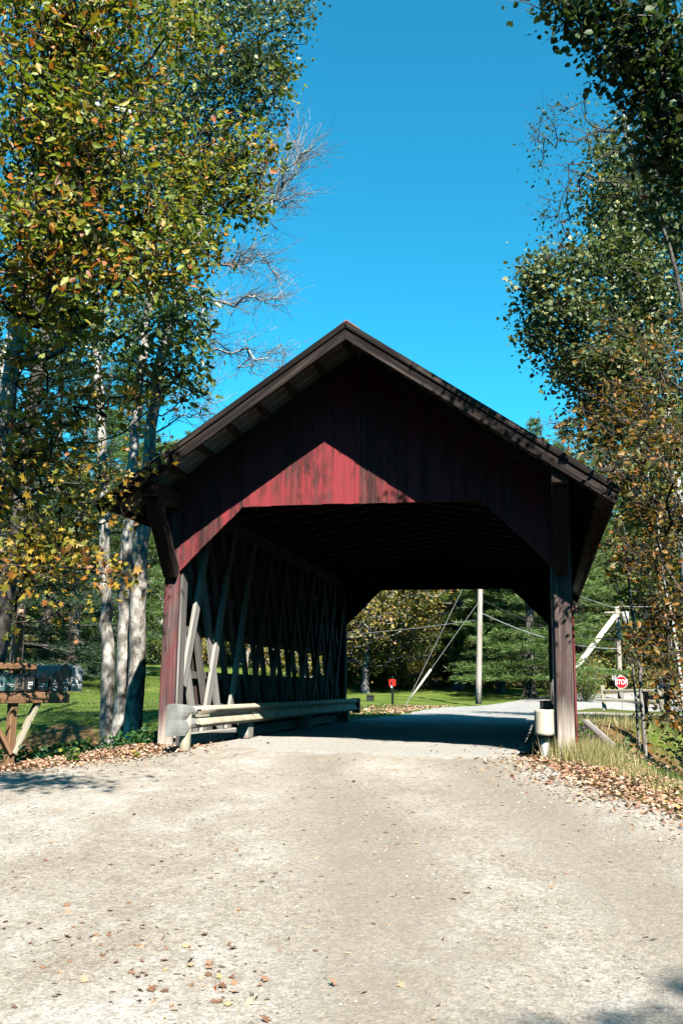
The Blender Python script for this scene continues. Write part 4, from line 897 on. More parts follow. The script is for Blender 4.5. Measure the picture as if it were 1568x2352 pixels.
def broad_data(seed, H, R, leafsize=0.18, nl=17, na=1400, low=0.25, kind='ovate'):
    rng = np.random.default_rng(seed); tp = trunk_path([(0, 0, 0), (rng.normal()*0.3, rng.normal()*0.3, H*0.5), (rng.normal()*0.4, rng.normal()*0.4, H*0.92)], rng, 26, 0.03)
    lobes = [(rng.normal(size=3)*np.array([R*0.45, R*0.45, H*0.20])+np.array([0, 0, H*(0.5+low*0.5)]), R*rng.uniform(0.35, 0.6)) for _ in range(13)]
    lobes.append((np.array([0, 0, H*0.88]), R*0.4)); A = []
    for c, r in lobes:
        d = rand_dir(na//14, rng)*rng.random((na//14, 1))**(1/2.5)*r*np.array([1, 1, 0.8]); A.append(c+d)
    A = np.concatenate(A); A = A[A[:, 2] > H*low*0.6]
    r = np.linspace(H*0.019, 0.02, 26); wood = [trunk_mesh_np(tp, r, 10)]
    nodes, par, rr, nt_, tips = grow(tp, r, A, rng, 0.2, 1.2, 0.010, 0.40)
    i = np.arange(nt_, len(nodes)); pj = par[i]; wood.append(tubes_np(nodes[pj], nodes[i], np.minimum(rr[pj], rr[i]*1.3), rr[i], 4))
    Vw, Fw = merge(wood); T_ = nodes[tips]; D_ = T_-nodes[par[tips]]; D_ /= np.linalg.norm(D_, axis=1, keepdims=True)+1e-9
    V, F = foliage(T_, D_, rng, nl, 0.28, leafsize, kind); a = mesh_np('trunk', Vw, Fw); a.polygons.foreach_set('use_smooth', [True]*len(a.polygons)); return a, mesh_np('crown', V, F)
def shrub_data(seed, R, H, leafsize=0.09, n=2500, kind='ovate'):
    rng = np.random.default_rng(seed); st = 22; ang_ = rng.random(st)*2*math.pi; wood = []; P = []; D = []
    for a in ang_:
        e = np.array([math.cos(a)*R*rng.uniform(.3, 1), math.sin(a)*R*rng.uniform(.3, 1), H*rng.uniform(.5, 1.05)]); q = np.array([e*t+np.array([0, 0, -0.0])+rng.normal(size=3)*0.04*R for t in np.linspace(0, 1, 5)]); q[0] = (0, 0, -0.05)
        wood.append(tubes_np(q[:-1], q[1:], np.linspace(.02, .008, 4)*R, np.linspace(.016, .005, 4)*R, 4))
        m = n//st; t = 0.15+0.85*rng.random(m)**0.7; pos = np.stack([np.interp(t*4, np.arange(5), q[:, k]) for k in range(3)], 1)+rng.normal(size=(m, 3))*0.20*R*np.array([1, 1, .7]); P.append(pos); D.append(np.tile(e/np.linalg.norm(e), (m, 1)))
    P, D = np.concatenate(P), np.concatenate(D); P[:, 2] = np.abs(P[:, 2]); V, F = leaves_np(P, rand_dir(len(P), rng, 0.0)+D*.4, rand_dir(len(P), rng, .6)+.3*SUNV, leafsize*rng.uniform(.6, 1.2, len(P)), kind)
    Vw, Fw = merge(wood); return mesh_np('stems', Vw, Fw), mesh_np('foliage', V, F)
def instance(data, loc, label, name, cat, group, mats, scale=1.0, rot=0.0, parts=('trunk', 'crown')):
    r = empty(name, loc, label, cat, group); r.rotation_euler = (0, 0, rot); r.scale = (scale,)*3 if not isinstance(scale, tuple) else scale
    for me_, m_, p_ in zip(data, mats, parts):
        key = (me_.name, m_.name)
        if key not in INST_: c = me_.copy(); c.materials.clear(); c.materials.append(m_); INST_[key] = c
        o = bpy.data.objects.new(p_, INST_[key]); C.objects.link(o); o.parent = r
    return r
INST_ = {}
# ------------------------------------------------------------------ near trees
def gp(px, py, D, dz=0.0):
    p = at(px, py, D); p[2] = gz(p[0], p[1])-0.06+dz; return p
MAP = dict(mat=L_MAPLE, kind='ovate', size=0.088, n=12, spread=0.145, droop=-0.45)
# big turning tree at the upper left
tree('turning_tree', 'big near tree with green, yellow and orange leaves filling the upper left corner',
     [([gp(-70, 1780, 11.5), at(-30, 1300, 11.6), at(20, 900, 11.7), at(55, 600, 11.8), at(110, 200, 12), at(150, -150, 12.2)], 0.125, 0.05)],
     [(60, 80, 10.2, 160, 150, 1.2, 190), (260, 60, 10.2, 170, 130, 1.0, 168), (420, 60, 12.8, 90, 90, 0.8, 67), (80, 300, 10.0, 160, 150, 1.2, 212), (250, 330, 10.3, 150, 130, 1.1, 156), (390, 300, 12.8, 110, 80, 0.9, 61), 
      (80, 520, 9.8, 170, 120, 1.2, 212), (290, 500, 10.2, 160, 100, 1.0, 190), (450, 420, 12.8, 110, 90, 0.7, 95), (560, 440, 12.8, 70, 80, 0.5, 47), (610, 330, 12.8, 35, 60, .35, 17), (640, 210, 12.8, 34, 40, .3, 13), (545, 320, 12.8, 60, 50, .4, 20),
      (120, 680, 10.0, 170, 80, 1.1, 145), (330, 610, 10.3, 120, 60, 0.9, 78), (480, 560, 12.8, 60, 40, .5, 26), (180, -120, 10.5, 350, 120, 1.2, 179)],
     MAP, B_BIRCH, 11, start=0.3, rtip=0.005, power=0.36, twigs=2, gap=-1.15)
tree('broadleaf_tree', 'broadleaf tree left of the viewer whose bough shades the road edge',
     [([np.array([-7.0, -12.5, -1.0]), np.array([-6.8, -12.0, 3]), np.array([-6.0, -11.4, 6]), np.array([-5.2, -11, 8])], 0.16, 0.05)], [],
     dict(mat=L_GREEN, kind='ovate', size=0.10, n=13, spread=0.13), B_GREY, 28, start=0.5, twigs=1,
     extra_pts=np.concatenate([np.array([-0.5, -8.2, 5.4])+np.random.default_rng(4).normal(size=(80, 3))*np.array([.55, .22, .12]), np.array([-4.5, -11.2, 7.5])+np.random.default_rng(5).normal(size=(60, 3))*1.1]))
# green broadleaf spray hanging over the roof corner
tree('green_leaved_tree', 'tree with dark green leaves hanging in a spray above the left roof corner',
     [([gp(-40, 1730, 14.5), at(40, 1200, 15.4), at(90, 800, 15.6), at(150, 640, 15.6), at(200, 350, 15.6), at(220, 100, 15.6)], 0.14, 0.05)],
     [(300, 760, 15.7, 130, 60, 0.8, 60), (400, 760, 15.4, 95, 80, 0.7, 80), (370, 830, 15.5, 100, 60, 0.6, 60), (440, 690, 15.4, 60, 50, .5, 30), (300, 850, 15.6, 70, 45, .5, 26), (450, 890, 15.5, 50, 22, .3, 10), (180, 760, 16.0, 110, 70, .8, 40), (430, 580, 15.8, 90, 50, .6, 34)],
     dict(mat=L_GREEN, kind='ovate', size=0.125, n=10, spread=0.15, droop=-0.7), B_GREY, 12, start=0.35, twigs=2)
# yellow maple low on the left
tree('yellow_maple', 'yellow and gold maple leaning in from the left edge beside the bridge',
     [([gp(-90, 1760, 13), at(-60, 1500, 12.8), at(-20, 1200, 12.6), at(10, 1000, 12.6), at(40, 820, 12.6)], 0.10, 0.04)],
     [(60, 960, 11.2, 150, 110, 0.9, 120), (200, 950, 11.2, 110, 100, 0.8, 70), (90, 1100, 10.9, 170, 90, 0.9, 110), (225, 1080, 10.9, 60, 40, 0.4, 16), (345, 1040, 11.9, 55, 10, 0.2, 5), (395, 1022, 11.9, 25, 6, .1, 2),
      (80, 1240, 10.7, 150, 60, 0.8, 80), (70, 1300, 10.6, 130, 40, 0.8, 38), (210, 1260, 10.8, 80, 40, .5, 26), (270, 1320, 10.9, 60, 20, .3, 12), (20, 1425, 10.6, 30, 14, .3, 2), (300, 905, 11.2, 90, 50, .6, 22), (60, 820, 11.3, 130, 80, .8, 60), (190, 1180, 11.3, 100, 60, .7, 34), (150, 1385, 10.9, 70, 30, .6, 6)],
     dict(mat=L_YELLOW, kind='maple', size=0.076, n=8, spread=0.13, droop=-0.4), B_TWIG, 13, start=0.2, twigs=2)
# aspen behind, reaching to the top of the frame
tree('aspen', 'tall dense aspen with small dark green leaves behind the turning tree at the upper left',
     [([gp(-90, 1640, 21), at(-60, 1200, 20.5), at(20, 800, 20), at(120, 500, 20), at(220, 100, 20), at(260, -200, 20)], 0.20, 0.06)],
     [(560, 60, 17, 120, 90, 1.5, 240), (690, 30, 17, 34, 52, .5, 34), (480, 180, 17, 150, 110, 1.8, 260), (590, 200, 17, 75, 90, 1.0, 110), (655, 165, 17, 34, 24, .4, 16), (380, 320, 17.5, 170, 120, 2, 260), (520, 330, 17.2, 75, 80, 1, 90), (260, 200, 18, 190, 160, 2, 240),
      (200, 420, 18, 200, 130, 2, 230), (440, 480, 17.5, 100, 70, 1.2, 100), (230, 620, 17.5, 180, 100, 1.5, 170), (150, 780, 17.5, 170, 80, 1.4, 130), (320, 700, 17.5, 100, 60, 1, 70), (450, -60, 17, 250, 70, 1.5, 180), (590, 430, 17.4, 26, 40, .3, 10)],
     dict(mat=L_ASPEN, kind='round', size=0.062, n=17, spread=0.14, droop=-0.5), B_BIRCH, 14, start=0.3, rtip=0.005, twigs=1)
# three pale trunks, nearly bare
bx = [gp(250, 1690, 16.6), gp(278, 1700, 16.3), gp(303, 1708, 15.9)]
tree('bare_tree', 'clump of three pale mottled trunks with bare branches beside the left wall of the bridge',
     [([bx[0], at(248, 1500, 16.8), at(243, 1380, 17), at(240, 1100, 17.2), at(228, 900, 17.4), at(215, 650, 17.6)], 0.125, 0.06),
      ([bx[1], at(283, 1500, 16.5), at(290, 1250, 16.6), at(305, 1050, 16.7), at(322, 880, 16.8), at(350, 650, 17)], 0.130, 0.06),
      ([bx[2], at(316, 1500, 16), at(325, 1250, 16.1), at(343, 1050, 16.2), at(358, 860, 16.3), at(420, 640, 16.5), at(470, 480, 16.7)], 0.155, 0.05)],
     [(560, 430, 17, 90, 60, 1.2, 26), (640, 390, 17, 60, 50, .8, 24), (695, 350, 17, 38, 30, .5, 16), (670, 440, 17, 40, 40, .5, 12), (600, 480, 17, 60, 40, .8, 14), (520, 600, 17, 60, 50, 1, 16), (580, 600, 17, 60, 30, .8, 16), (640, 640, 17, 14, 22, .3, 5),
      (530, 700, 17, 60, 22, .8, 12), (600, 690, 17, 50, 22, .6, 12), (640, 690, 17, 14, 12, .3, 4), (500, 800, 17.5, 70, 40, 1, 16), (580, 820, 17.5, 50, 40, .8, 14), (645, 815, 17.5, 20, 30, .5, 6), (440, 900, 17, 60, 40, .8, 14), (480, 960, 17, 40, 30, .5, 8), (410, 960, 17, 30, 30, .5, 6), (450, 760, 17, 60, 50, 1, 12)],
     None, B_PALE, 15, start=0.35, rtip=0.0065, power=0.40, twigm=B_PALE, twigs=4, lift=0.5, wig=0.12)
# right side
tree('aspen', 'tall aspen with pale thin trunk and grey-green leaves right of the bridge',
     [([gp(1600, 1660, 20), at(1575, 1300, 20), at(1545, 1080, 20), at(1520, 850, 20), at(1495, 620, 20), at(1455, 380, 20), at(1430, 250, 20)], 0.12, 0.03)],
     [(1230, 640, 18, 48, 55, .7, 62), (1300, 600, 18, 60, 50, .8, 42), (1240, 740, 18, 52, 55, .8, 70), (1310, 720, 18, 80, 80, 1.2, 130), (1400, 620, 18.5, 110, 130, 1.6, 240), (1480, 480, 19, 110, 140, 1.6, 240), (1390, 440, 19, 55, 80, .8, 70), (1400, 340, 19, 40, 70, .7, 36),
      (1310, 830, 18, 70, 60, 1, 90), (1400, 820, 18, 110, 110, 1.5, 200), (1500, 760, 18.5, 110, 170, 1.5, 260), (1500, 1000, 19, 110, 130, 1.5, 180), (1380, 960, 18.5, 80, 70, 1, 90), (1550, 560, 19, 80, 220, 1.5, 200), (1540, 260, 19, 60, 130, 1.2, 90), (1440, 900, 19, 110, 100, 1.5, 120)],
     dict(mat=L_ASPEN, kind='round', size=0.078, n=20, spread=0.16, droop=-0.5), B_BIRCH, 21, start=0.12, rtip=0.005, twigs=1, gap=-1.4)
tree('near_aspen', 'near aspen whose dark leaves hang in from the upper right corner',
     [([gp(1900, 1900, 9.5), at(1860, 1300, 9.6), at(1800, 700, 9.8), at(1730, 200, 10), at(1680, -200, 10.2)], 0.15, 0.07)],
     [(1330, 30, 9.5, 80, 60, .5, 42), (1420, 80, 9.5, 90, 80, .7, 80), (1520, 100, 9.6, 90, 110, .8, 130), (1390, 150, 9.6, 55, 45, .4, 26), (1480, 220, 9.7, 80, 60, .6, 52), (1550, 280, 9.8, 60, 120, .7, 80), (1540, 420, 10, 60, 110, .5, 60), (1500, 330, 9.8, 60, 70, .5, 40), (1420, -60, 9.5, 220, 70, .8, 110), (1290, -20, 9.5, 50, 30, .4, 16)],
     dict(mat=L_NEAR, kind='round', size=0.068, n=10, spread=0.11, droop=-0.8), B_GREY, 22, start=0.25, twigs=2, gap=-1.5)
tree('broadleaf_tree', 'tall broadleaf tree behind the viewer that shades the lower right of the road',
     [([np.array([9.0, -19.0, -1.0]), np.array([8.8, -18.6, 3]), np.array([8.0, -17.4, 7]), np.array([7.4, -16.8, 9.3])], 0.16, 0.05)], [],
     dict(mat=L_GREEN, kind='ovate', size=0.12, n=18, spread=0.16), B_GREY, 29, start=0.6, twigs=1,
     extra_pts=np.array([7.75, -17.8, 9.2])+np.random.default_rng(3).normal(size=(70, 3))*np.array([.36, .36, .3]))
tree('sparse_tree', 'thinly leaved dark tree with fine twigs silhouetted against the sky at the upper right',
     [([gp(1700, 1700, 15), at(1640, 1300, 15), at(1590, 900, 15), at(1560, 650, 15), at(1500, 450, 15), at(1430, 300, 15)], 0.06, 0.012)],
     [(1300, 330, 15, 90, 90, 1, 60), (1370, 420, 15, 90, 80, 1, 52), (1250, 290, 15, 40, 45, .5, 18), (1420, 280, 15, 90, 60, 1, 44), (1290, 470, 15, 70, 60, .7, 30), (1270, 560, 15, 50, 40, .5, 12), (1480, 380, 15, 80, 100, 1, 50)],
     dict(mat=L_NEAR, kind='ovate', size=0.062, n=5, spread=0.14, droop=-0.7), B_GREY, 23, start=0.3, rtip=0.0038, twigs=3, lift=0.5)
k_ = 1.38
tree('beech', 'beech with orange and brown leaves along the right edge of the picture',
     [([gp(1740, 1700, 14.0), at(1710, 1500, 13.6), at(1680, 1200, 13.6), at(1650, 900, 13.8), at(1630, 700, 14)], 0.10, 0.04)],
     [(1310, 965, 14.2, 75, 22, .35, 18), (1360, 1000, 14.0, 60, 30, .4, 20), (1300, 1040, 14, 50, 14, .3, 6), (1450, 900, 14.3, 110, 60, .9, 60), (1520, 1010, 13.6, 70, 60, .8, 70), (1450, 1060, 13.8, 80, 50, .7, 54), (1530, 1180, 13.5, 60, 60, .8, 70), (1490, 1270, 13.4, 90, 50, .8, 66), (1530, 1390, 13.2, 60, 50, .8, 62),
      (1500, 1470, 13, 90, 34, .6, 44), (1450, 1515, 12.9, 90, 14, .4, 18), (1540, 1550, 12.8, 50, 30, .5, 30), (1545, 1650, 12.8, 40, 40, .5, 26), (1400, 780, 14.6, 60, 50, .8, 18), (1500, 800, 14.5, 70, 60, .8, 30), (1450, 1160, 13.6, 70, 40, .6, 34), (1400, 1080, 14, 50, 40, .5, 18), (1445, 965, 10.6, 60, 60, .4, 16), (1480, 1060, 10.8, 50, 60, .4, 12)],
     dict(mat=L_ORANGE, kind='ovate', size=0.080, n=8, spread=0.16, droop=-0.5), B_BROWN, 24, start=0.15, rtip=0.0045, twigs=3, gap=-1.3)
for i, (p0, p1, p2, p3, r_, lb) in enumerate((((1486, 1730, 14.5), (1470, 1560, 14.5), (1448, 1380, 14.5), (1430, 1200, 14.5), .036, 'taller of two thin grey saplings on the right bank'),
      ((1478, 1735, 14.2), (1458, 1600, 14.2), (1444, 1440, 14.2), (1410, 1330, 14.2), .022, 'thinner of two grey saplings on the right bank, curving left at its top'),
      ((1590, 1700, 17), (1555, 1500, 17), (1520, 1300, 17), (1500, 1130, 17), .035, 'white birch sapling near the right edge beyond the two grey saplings'))):
    b0 = at(*p0); b0[2] = min(b0[2], gz(b0[0], b0[1])) if i == 2 else gz(b0[0], b0[1])-0.05
    tree('sapling', lb, [([b0, at(*p1), at(*p2), at(*p3)], r_, r_*0.35)],
         [(p3[0], p3[1]-20, p3[2], 50, 60, .5, 14), ((p2[0]+p3[0])/2+30, (p2[1]+p3[1])/2, p2[2], 50, 60, .5, 12)],
         dict(mat=L_YELLOW if i != 1 else L_GREEN, kind='ovate', size=0.07, n=5, spread=0.13), B_BIRCH if i == 2 else B_TWIG, 30+i, group='saplings on the right bank', start=0.4, rtip=0.003, twigs=2)

# --------------------------------------------------------- woods behind
PH = [pine_data(21, 17, 5.4, 0.10, 0.34, 0.036, 11, 0.0, 2.0, 0.15), pine_data(22, 15, 5.0, 0.12, 0.34, 0.036, 11, 0.0, 2.0, 0.15)]
BH = [broad_data(31, 11, 5.4, 0.15, 17, 3400, 0.02)]
PA = [pine_data(1, 15, 4.2, 0.10), pine_data(2, 17, 4.6, 0.16), pine_data(3, 13, 3.8, 0.08)]
HE = [pine_data(5, 12, 3.6, 0.08, 0.20, 0.022, 10, -0.10, 1.3, 0.2)]
BA = [broad_data(1, 12, 3.8), broad_data(2, 14, 4.4), broad_data(3, 10, 3.6)]
SH = [shrub_data(1, 1.0, 1.3), shrub_data(2, 1.2, 1.0, 0.10), shrub_data(3, .8, 1.6, 0.08)]
rv = random.Random(5); count = {}
def place(kind, px, D, s, label, py=1600):
    p = at(px, py, D); p[2] = float(gz(p[0], p[1]))-0.08; rot = rv.uniform(0, 6.28)
    if kind in ('pine', 'bigpine'): return instance(rv.choice(PA if kind == 'pine' else PH), p, label, 'pine_tree', 'pine tree', 'pines of the wood behind the bridge', (B_GREY, L_PINE), s, rot)
    if kind == 'hemlock': return instance(HE[0], p, label, 'hemlock', 'hemlock', 'hemlocks on the left lawn', (B_GREY, L_HEM), s, rot)
    if kind == 'herogold': return instance(BH[0], p, label, 'maple_tree', 'maple tree', 'golden maples of the wood behind the bridge', (B_TWIG, L_BACK), s, rot)
    if kind == 'gold': return instance(rv.choice(BA), p, label, 'maple_tree', 'maple tree', 'golden maples of the wood behind the bridge', (B_TWIG, L_BACK), s, rot)
    if kind == 'green': return instance(rv.choice(BA), p, label, 'broadleaf_tree', 'tree', 'green broadleaf trees of the wood behind the bridge', (B_TWIG, L_BACKG), s, rot)
    if kind == 'shrub': return instance(rv.choice(SH), p, label, 'shrub', 'shrub', 'shrubs along the edge of the wood', (B_TWIG, L_BACKG), s, rot, ('stems', 'foliage'))
    if kind == 'goldshrub': return instance(rv.choice(SH), p, label, 'shrub', 'shrub', 'golden shrubs along the edge of the wood', (B_TWIG, L_BACK), s, rot, ('stems', 'foliage'))
# front row, singled out
place('herogold', 838, 58, 1.1, 'golden maple with a leaning pale trunk at the left of the tunnel view')
place('bigpine', 930, 68, 1.0, 'olive pine behind the guy wires in the tunnel view')
place('bigpine', 1050, 62, 1.1, 'dark pine just left of the bleached utility pole')
place('bigpine', 1215, 54, (1.05, 1.05, 0.76), 'big sunlit pine with a gnarled trunk at the roadside right of the utility pole')
place('bigpine', 1150, 58, 0.9, 'pine with a dark trunk between the utility pole and the gnarled pine')
place('bigpine', 1345, 66, (0.95, 0.95, 0.85), 'tall bright pine just right of the bridge')
place('gold', 1395, 74, 1.0, 'yellow tree behind the transformer pole')
place('green', 1465, 66, 1.1, 'yellow-green tree above the STOP sign')
place('gold', 1540, 70, 1.2, 'golden tree above the white notice board')
place('hemlock', 95, 42, 1.3, 'dark hemlock right behind the mailboxes')
place('hemlock', 215, 44, 1.3, 'dark hemlock between the mailboxes and the three pale trunks')
place('bigpine', 285, 44, 0.95, 'bright pine behind the three pale trunks')
place('gold', 560, 58, 0.8, 'golden maple seen through the left part of the lattice windows')
place('gold', 985, 70, 1.2, 'pale golden maple behind the guy wires and the olive pine')
place('green', 700, 60, 0.9, 'green tree seen through the right part of the lattice windows')
place('hemlock', -60, 40, 1.2, 'dark hemlock at the far left edge')
place('hemlock', 30, 36, 1.15, 'dark hemlock at the left edge directly behind the mailbox post')
place('hemlock', 165, 38, 1.1, 'dark hemlock whose boughs reach across the foot of the three pale trunks')
def place_xy(data, x, y, s_, label, name, cat, group, mats): return instance(data, (x, y, float(gz(x, y))-.08), label, name, cat, group, mats, s_, rv.uniform(0, 6.28))
GB = 'trees right of the road beyond the stream'
place_xy(BA[0], 7.2, 13.8, 0.78, 'broadleaf tree beyond the stream, nearest the bridge on the right', 'broadleaf_tree', 'tree', GB, (B_TWIG, L_BACKG))
place_xy(BA[2], 9.0, 9.8, 0.8, 'green broadleaf tree beyond the stream behind the beech', 'broadleaf_tree', 'tree', GB, (B_GREY, L_BACKG))
place_xy(BA[1], 15.5, 22.5, 0.7, 'golden maple beside the gravel pull-off at the right edge', 'maple_tree', 'maple tree', GB, (B_TWIG, L_BACK))
for i in range(34):      # unseen trees added behind the viewer to hold back sky light
    a = math.radians(180+i*180/33.0); rr_ = rv.uniform(20, 27); x_, y_ = rr_*math.cos(a)+1, rr_*math.sin(a)-7
    k_ = rv.choice((0, 1, 2)); place_xy(BA[k_] if i % 3 else PA[k_], x_, y_, rv.uniform(.85, 1.05), ('broadleaf tree' if i % 3 else 'pine')+' added unseen behind the viewer to block sky light', 'broadleaf_tree' if i % 3 else 'pine_tree', 'tree' if i % 3 else 'pine tree', ('added unseen broadleaf trees' if i % 3 else 'added unseen pines')+' behind the viewer', (B_GREY, L_BACKG if i % 3 else L_PINE))
rows = [(74, 'mid'), (86, 'deep'), (100, 'deep'), (118, 'far')]
for D, lay in rows:
    px = -260
    while px < 1850:
        k = rv.choice(('pine', 'pine', 'gold', 'green')) if D < 110 else rv.choice(('pine', 'green', 'gold'))
        where = 'at the far left' if px < 230 else 'behind the left lattice wall' if px < 790 else 'seen through the bridge' if px < 1270 else 'right of the bridge'
        place(k, px+rv.uniform(-25, 25), D+rv.uniform(-7, 7), rv.uniform(0.95, 1.35) if D < 110 else rv.uniform(1.2, 1.6),
              {'pine': 'pine', 'gold': 'golden maple', 'green': 'green tree'}[k]+' in the '+{74: 'front', 86: 'second', 100: 'third', 118: 'last'}[D]+' row of the wood '+where)
        px += (88 if D < 80 else 78) * rv.uniform(0.8, 1.2)
for px in range(-150, 1750, 62):
    kd = rv.choice(('shrub', 'goldshrub')); place(kd, px+rv.uniform(-20, 20), rv.uniform(62, 70), rv.uniform(1.4, 2.4), ('green' if kd == 'shrub' else 'golden')+' bush at the foot of the wood '+('at the far left' if px < 230 else 'behind the left lattice wall' if px < 790 else 'seen through the bridge' if px < 1270 else 'right of the bridge'))
# shrubs with places of their own
for (px, py, D, s, kd, lb) in ((1345, 1600, 50, 1.3, 'shrub', 'low dark shrub behind the road at the foot of the bright pine'), (1470, 1632, 39, .35, 'shrub', 'low green bush under the split rail fence'),
      (1500, 1600, 52, 1.5, 'goldshrub', 'yellowish shrub behind the fence near the white board'), (1265, 1600, 52, 1.2, 'shrub', 'dark shrub right of the gnarled pine trunk')):
    place(kd, px, D, s, lb, py)

# --------------------------------------------------------- ground cover
def scatter(name, label, P, Yd, N_, size, kind, m_, wscale=1.0):
    V, F = leaves_np(np.asarray(P), Yd, N_, size, kind, wscale); return link(name, mesh_np(name, V, F), m_, label=label, cat=name.replace('_', ' '), kind='stuff')
rg = np.random.default_rng(44)
def surf(x, y): return np.where((x > road_l(y)) & (x < road_r(y)), road_z(x, y), gz(x, y))
# drifts of fallen leaves along both road edges
def litter(n, yr, side, off, sd, lift=0.012, size=0.055):
    y = rg.uniform(*yr, n); t = rg.normal(off, sd, n)
    x = (road_r(y)+t) if side > 0 else (road_l(y)-t)
    z = surf(x, y)+lift+rg.random(n)*0.02
    return np.stack([x, y, z], 1)
P = np.concatenate([litter(5200, (-7.5, -0.2), 1, 0.36, 0.26), litter(2000, (-7.5, -0.4), 1, 0.0, 0.30), litter(4600, (-4.6, 0.0), -1, 0.12, 0.22), litter(2200, (-4.5, .2), -1, -0.25, .3), litter(3500, (-3, 1.8), 1, 1.2, .8), litter(1500, (-3, 6), -1, 1.4, 1.0)])
n = len(P); scatter('fallen_leaves', 'drifts of dry brown leaves along both edges of the gravel road', P, rand_dir(n, rg, 0, .25), rand_dir(n, rg, 1.6, .7), rg.uniform(.02, .062, n), 'curl', L_DRY)
# leaves strewn on the gravel
n = 1500; x = rg.uniform(-5, 6, n); y = rg.uniform(-10.5, -0.5, n); k = rg.random(n) < np.clip(0.42-0.07*(x-0.5), 0.08, 1)*np.where(y < -5.5, 1.0, 0.42); x, y = x[k], y[k]; n = len(x)
cl = rg.normal(size=(60, 2))*np.array([.28, .22])+np.array([0.25, -7.6]); cl2 = rg.normal(size=(60, 2))*np.array([.3, .2])+np.array([0.9, -8.0]); x = np.concatenate([x, cl[:, 0], cl2[:, 0]]); y = np.concatenate([y, cl[:, 1], cl2[:, 1]]); n = len(x)
P = np.stack([x, y, road_z(x, y)+0.012], 1); scatter('road_leaves', 'single brown and orange leaves strewn over the gravel', P, rand_dir(n, rg, 0, .15), rand_dir(n, rg, 2.2, .5), rg.uniform(.016, .050, n), 'maple', L_DRYR)
n = 1500; y = rg.uniform(17, 31, n); x = road_l(y)-np.abs(rg.normal(0, 1.6, n)); P = np.stack([x, y, gz(x, y)+.02], 1); scatter('lawn_leaves', 'dry leaves on the lawn edge beyond the bridge', P, rand_dir(n, rg, 0, .2), rand_dir(n, rg, 1.6), rg.uniform(.06, .11, n), 'curl', L_DRY)
nb_ = 2600; x = rg.uniform(-5, 6, nb_); y = rg.uniform(-10.5, -0.5, nb_); k = rg.random(nb_) < np.clip(0.75-0.14*(x+1), 0.10, 1); x, y = x[k], y[k]; nb_ = len(x)
P = np.stack([x, y, road_z(x, y)+0.009], 1); scatter('road_debris', 'fine brown twigs, stalks and leaf crumbs on the gravel', P, rand_dir(nb_, rg, 0, .06), rand_dir(nb_, rg, 3, .3), rg.uniform(.012, .06, nb_), 'ovate', L_DRYR, 0.30)
# pebbles
def pebbles(n, name, label, xs, ys_, smin, smax):
    x = rg.uniform(*xs, n); y = rg.uniform(*ys_, n); k = (x > road_l(y)+.1) & (x < road_r(y)); x, y = x[k], y[k]; n = len(x); sz = smin+(smax-smin)*rg.random(n)**3
    o = np.array([(1, 0, 0), (.3, .9, 0), (-.8, .5, 0), (-.7, -.6, 0), (.4, -.9, 0), (0, 0, .75)]); a = rg.random(n)*6.28; sx_ = rg.uniform(.6, 1.2, n)
    R_ = np.stack([np.cos(a), -np.sin(a), np.sin(a), np.cos(a)], 1).reshape(-1, 2, 2); q = np.repeat(o[None], n, 0)*np.stack([sx_, 1/sx_, sx_*.9], 1)[:, None, :]; q[..., :2] = np.einsum('nij,nkj->nki', R_, q[..., :2])
    V = (q*sz[:, None, None]+np.stack([x, y, road_z(x, y)+0.004], 1)[:, None, :]).reshape(-1, 3); b = (np.arange(n)*6)[:, None, None]; f = np.array([(0, 1, 5), (1, 2, 5), (2, 3, 5), (3, 4, 5), (4, 0, 5)])
    s_ = NT('pebble', .85, .2); s_.color(s_.ramp(s_.rnd(), [(0, (.10, .09, .08)), (.4, (.22, .19, .16)), (.85, (.32, .29, .26)), (1, (.48, .46, .42))]))
    link(name, mesh_np(name, V, [(b+f[None]).reshape(-1, 3)]), s_.m, label=label, cat='gravel', kind='stuff')
pebbles(34000, 'gravel_stones', 'small loose stones scattered over the road', (-5, 6), (-10.5, 0.2), .002, .015)
# grass
def grass(n, name, label, fx, m_, hmin, hmax, wd, lean=.35):
    P = fx(n); n = len(P); Yd = np.stack([rg.normal(0, lean, n), rg.normal(0, lean, n), np.ones(n)], 1); Nn_ = rand_dir(n, rg, 0, .2)
    h = rg.uniform(hmin, hmax, n); scatter(name, label, P, Yd, Nn_, h, 'blade', m_, 1.0) if False else None
    V, F = leaves_np(P, Yd, Nn_, h, 'blade', wd/((hmin+hmax)/2)); link(name, mesh_np(name, V, F), m_, label=label, cat='grass', kind='stuff')
def on(x, y, dz=-.01): return np.stack([x, y, gz(x, y)+dz], 1)
def bank(n):
    y = rg.uniform(-4.5, .9, n); x = road_r(y)+.50+np.abs(rg.normal(0, .42, n)); cl = wob(x*2.5, y*2.5) > -.35; return on(x[cl], y[cl])
grass(6500, 'dry_grass', 'tall straw-coloured grass on the bank at the foot of the right post', bank, L_GRASS, .04, .14, .006)
def tuft(n): y = rg.normal(-.15, .30, n); x = rg.normal(2.85, .22, n); return on(x, y)
grass(2200, 'dry_grass_tuft', 'straw-coloured grass tuft right beside the right post', tuft, L_GRASS, .10, .34, .005, .3)
def gb(n): y = rg.uniform(-4.2, -.5, n); x = road_r(y)+1.0+np.abs(rg.normal(0, .5, n)); cl = wob(x*2+4, y*2) > .0; return on(x[cl], y[cl])
grass(9000, 'green_grass', 'fresh green grass lower on the right bank', gb, L_GRASSG, .05, .16, .007)
def farb(n): x = rg.uniform(3, 12, n); y = rg.uniform(8.5, 18.3, n); return on(x, y)
grass(16000, 'rough_grass', 'rough grass on the far side of the stream right of the bridge', farb, L_GRASS, .06, .22, .012)
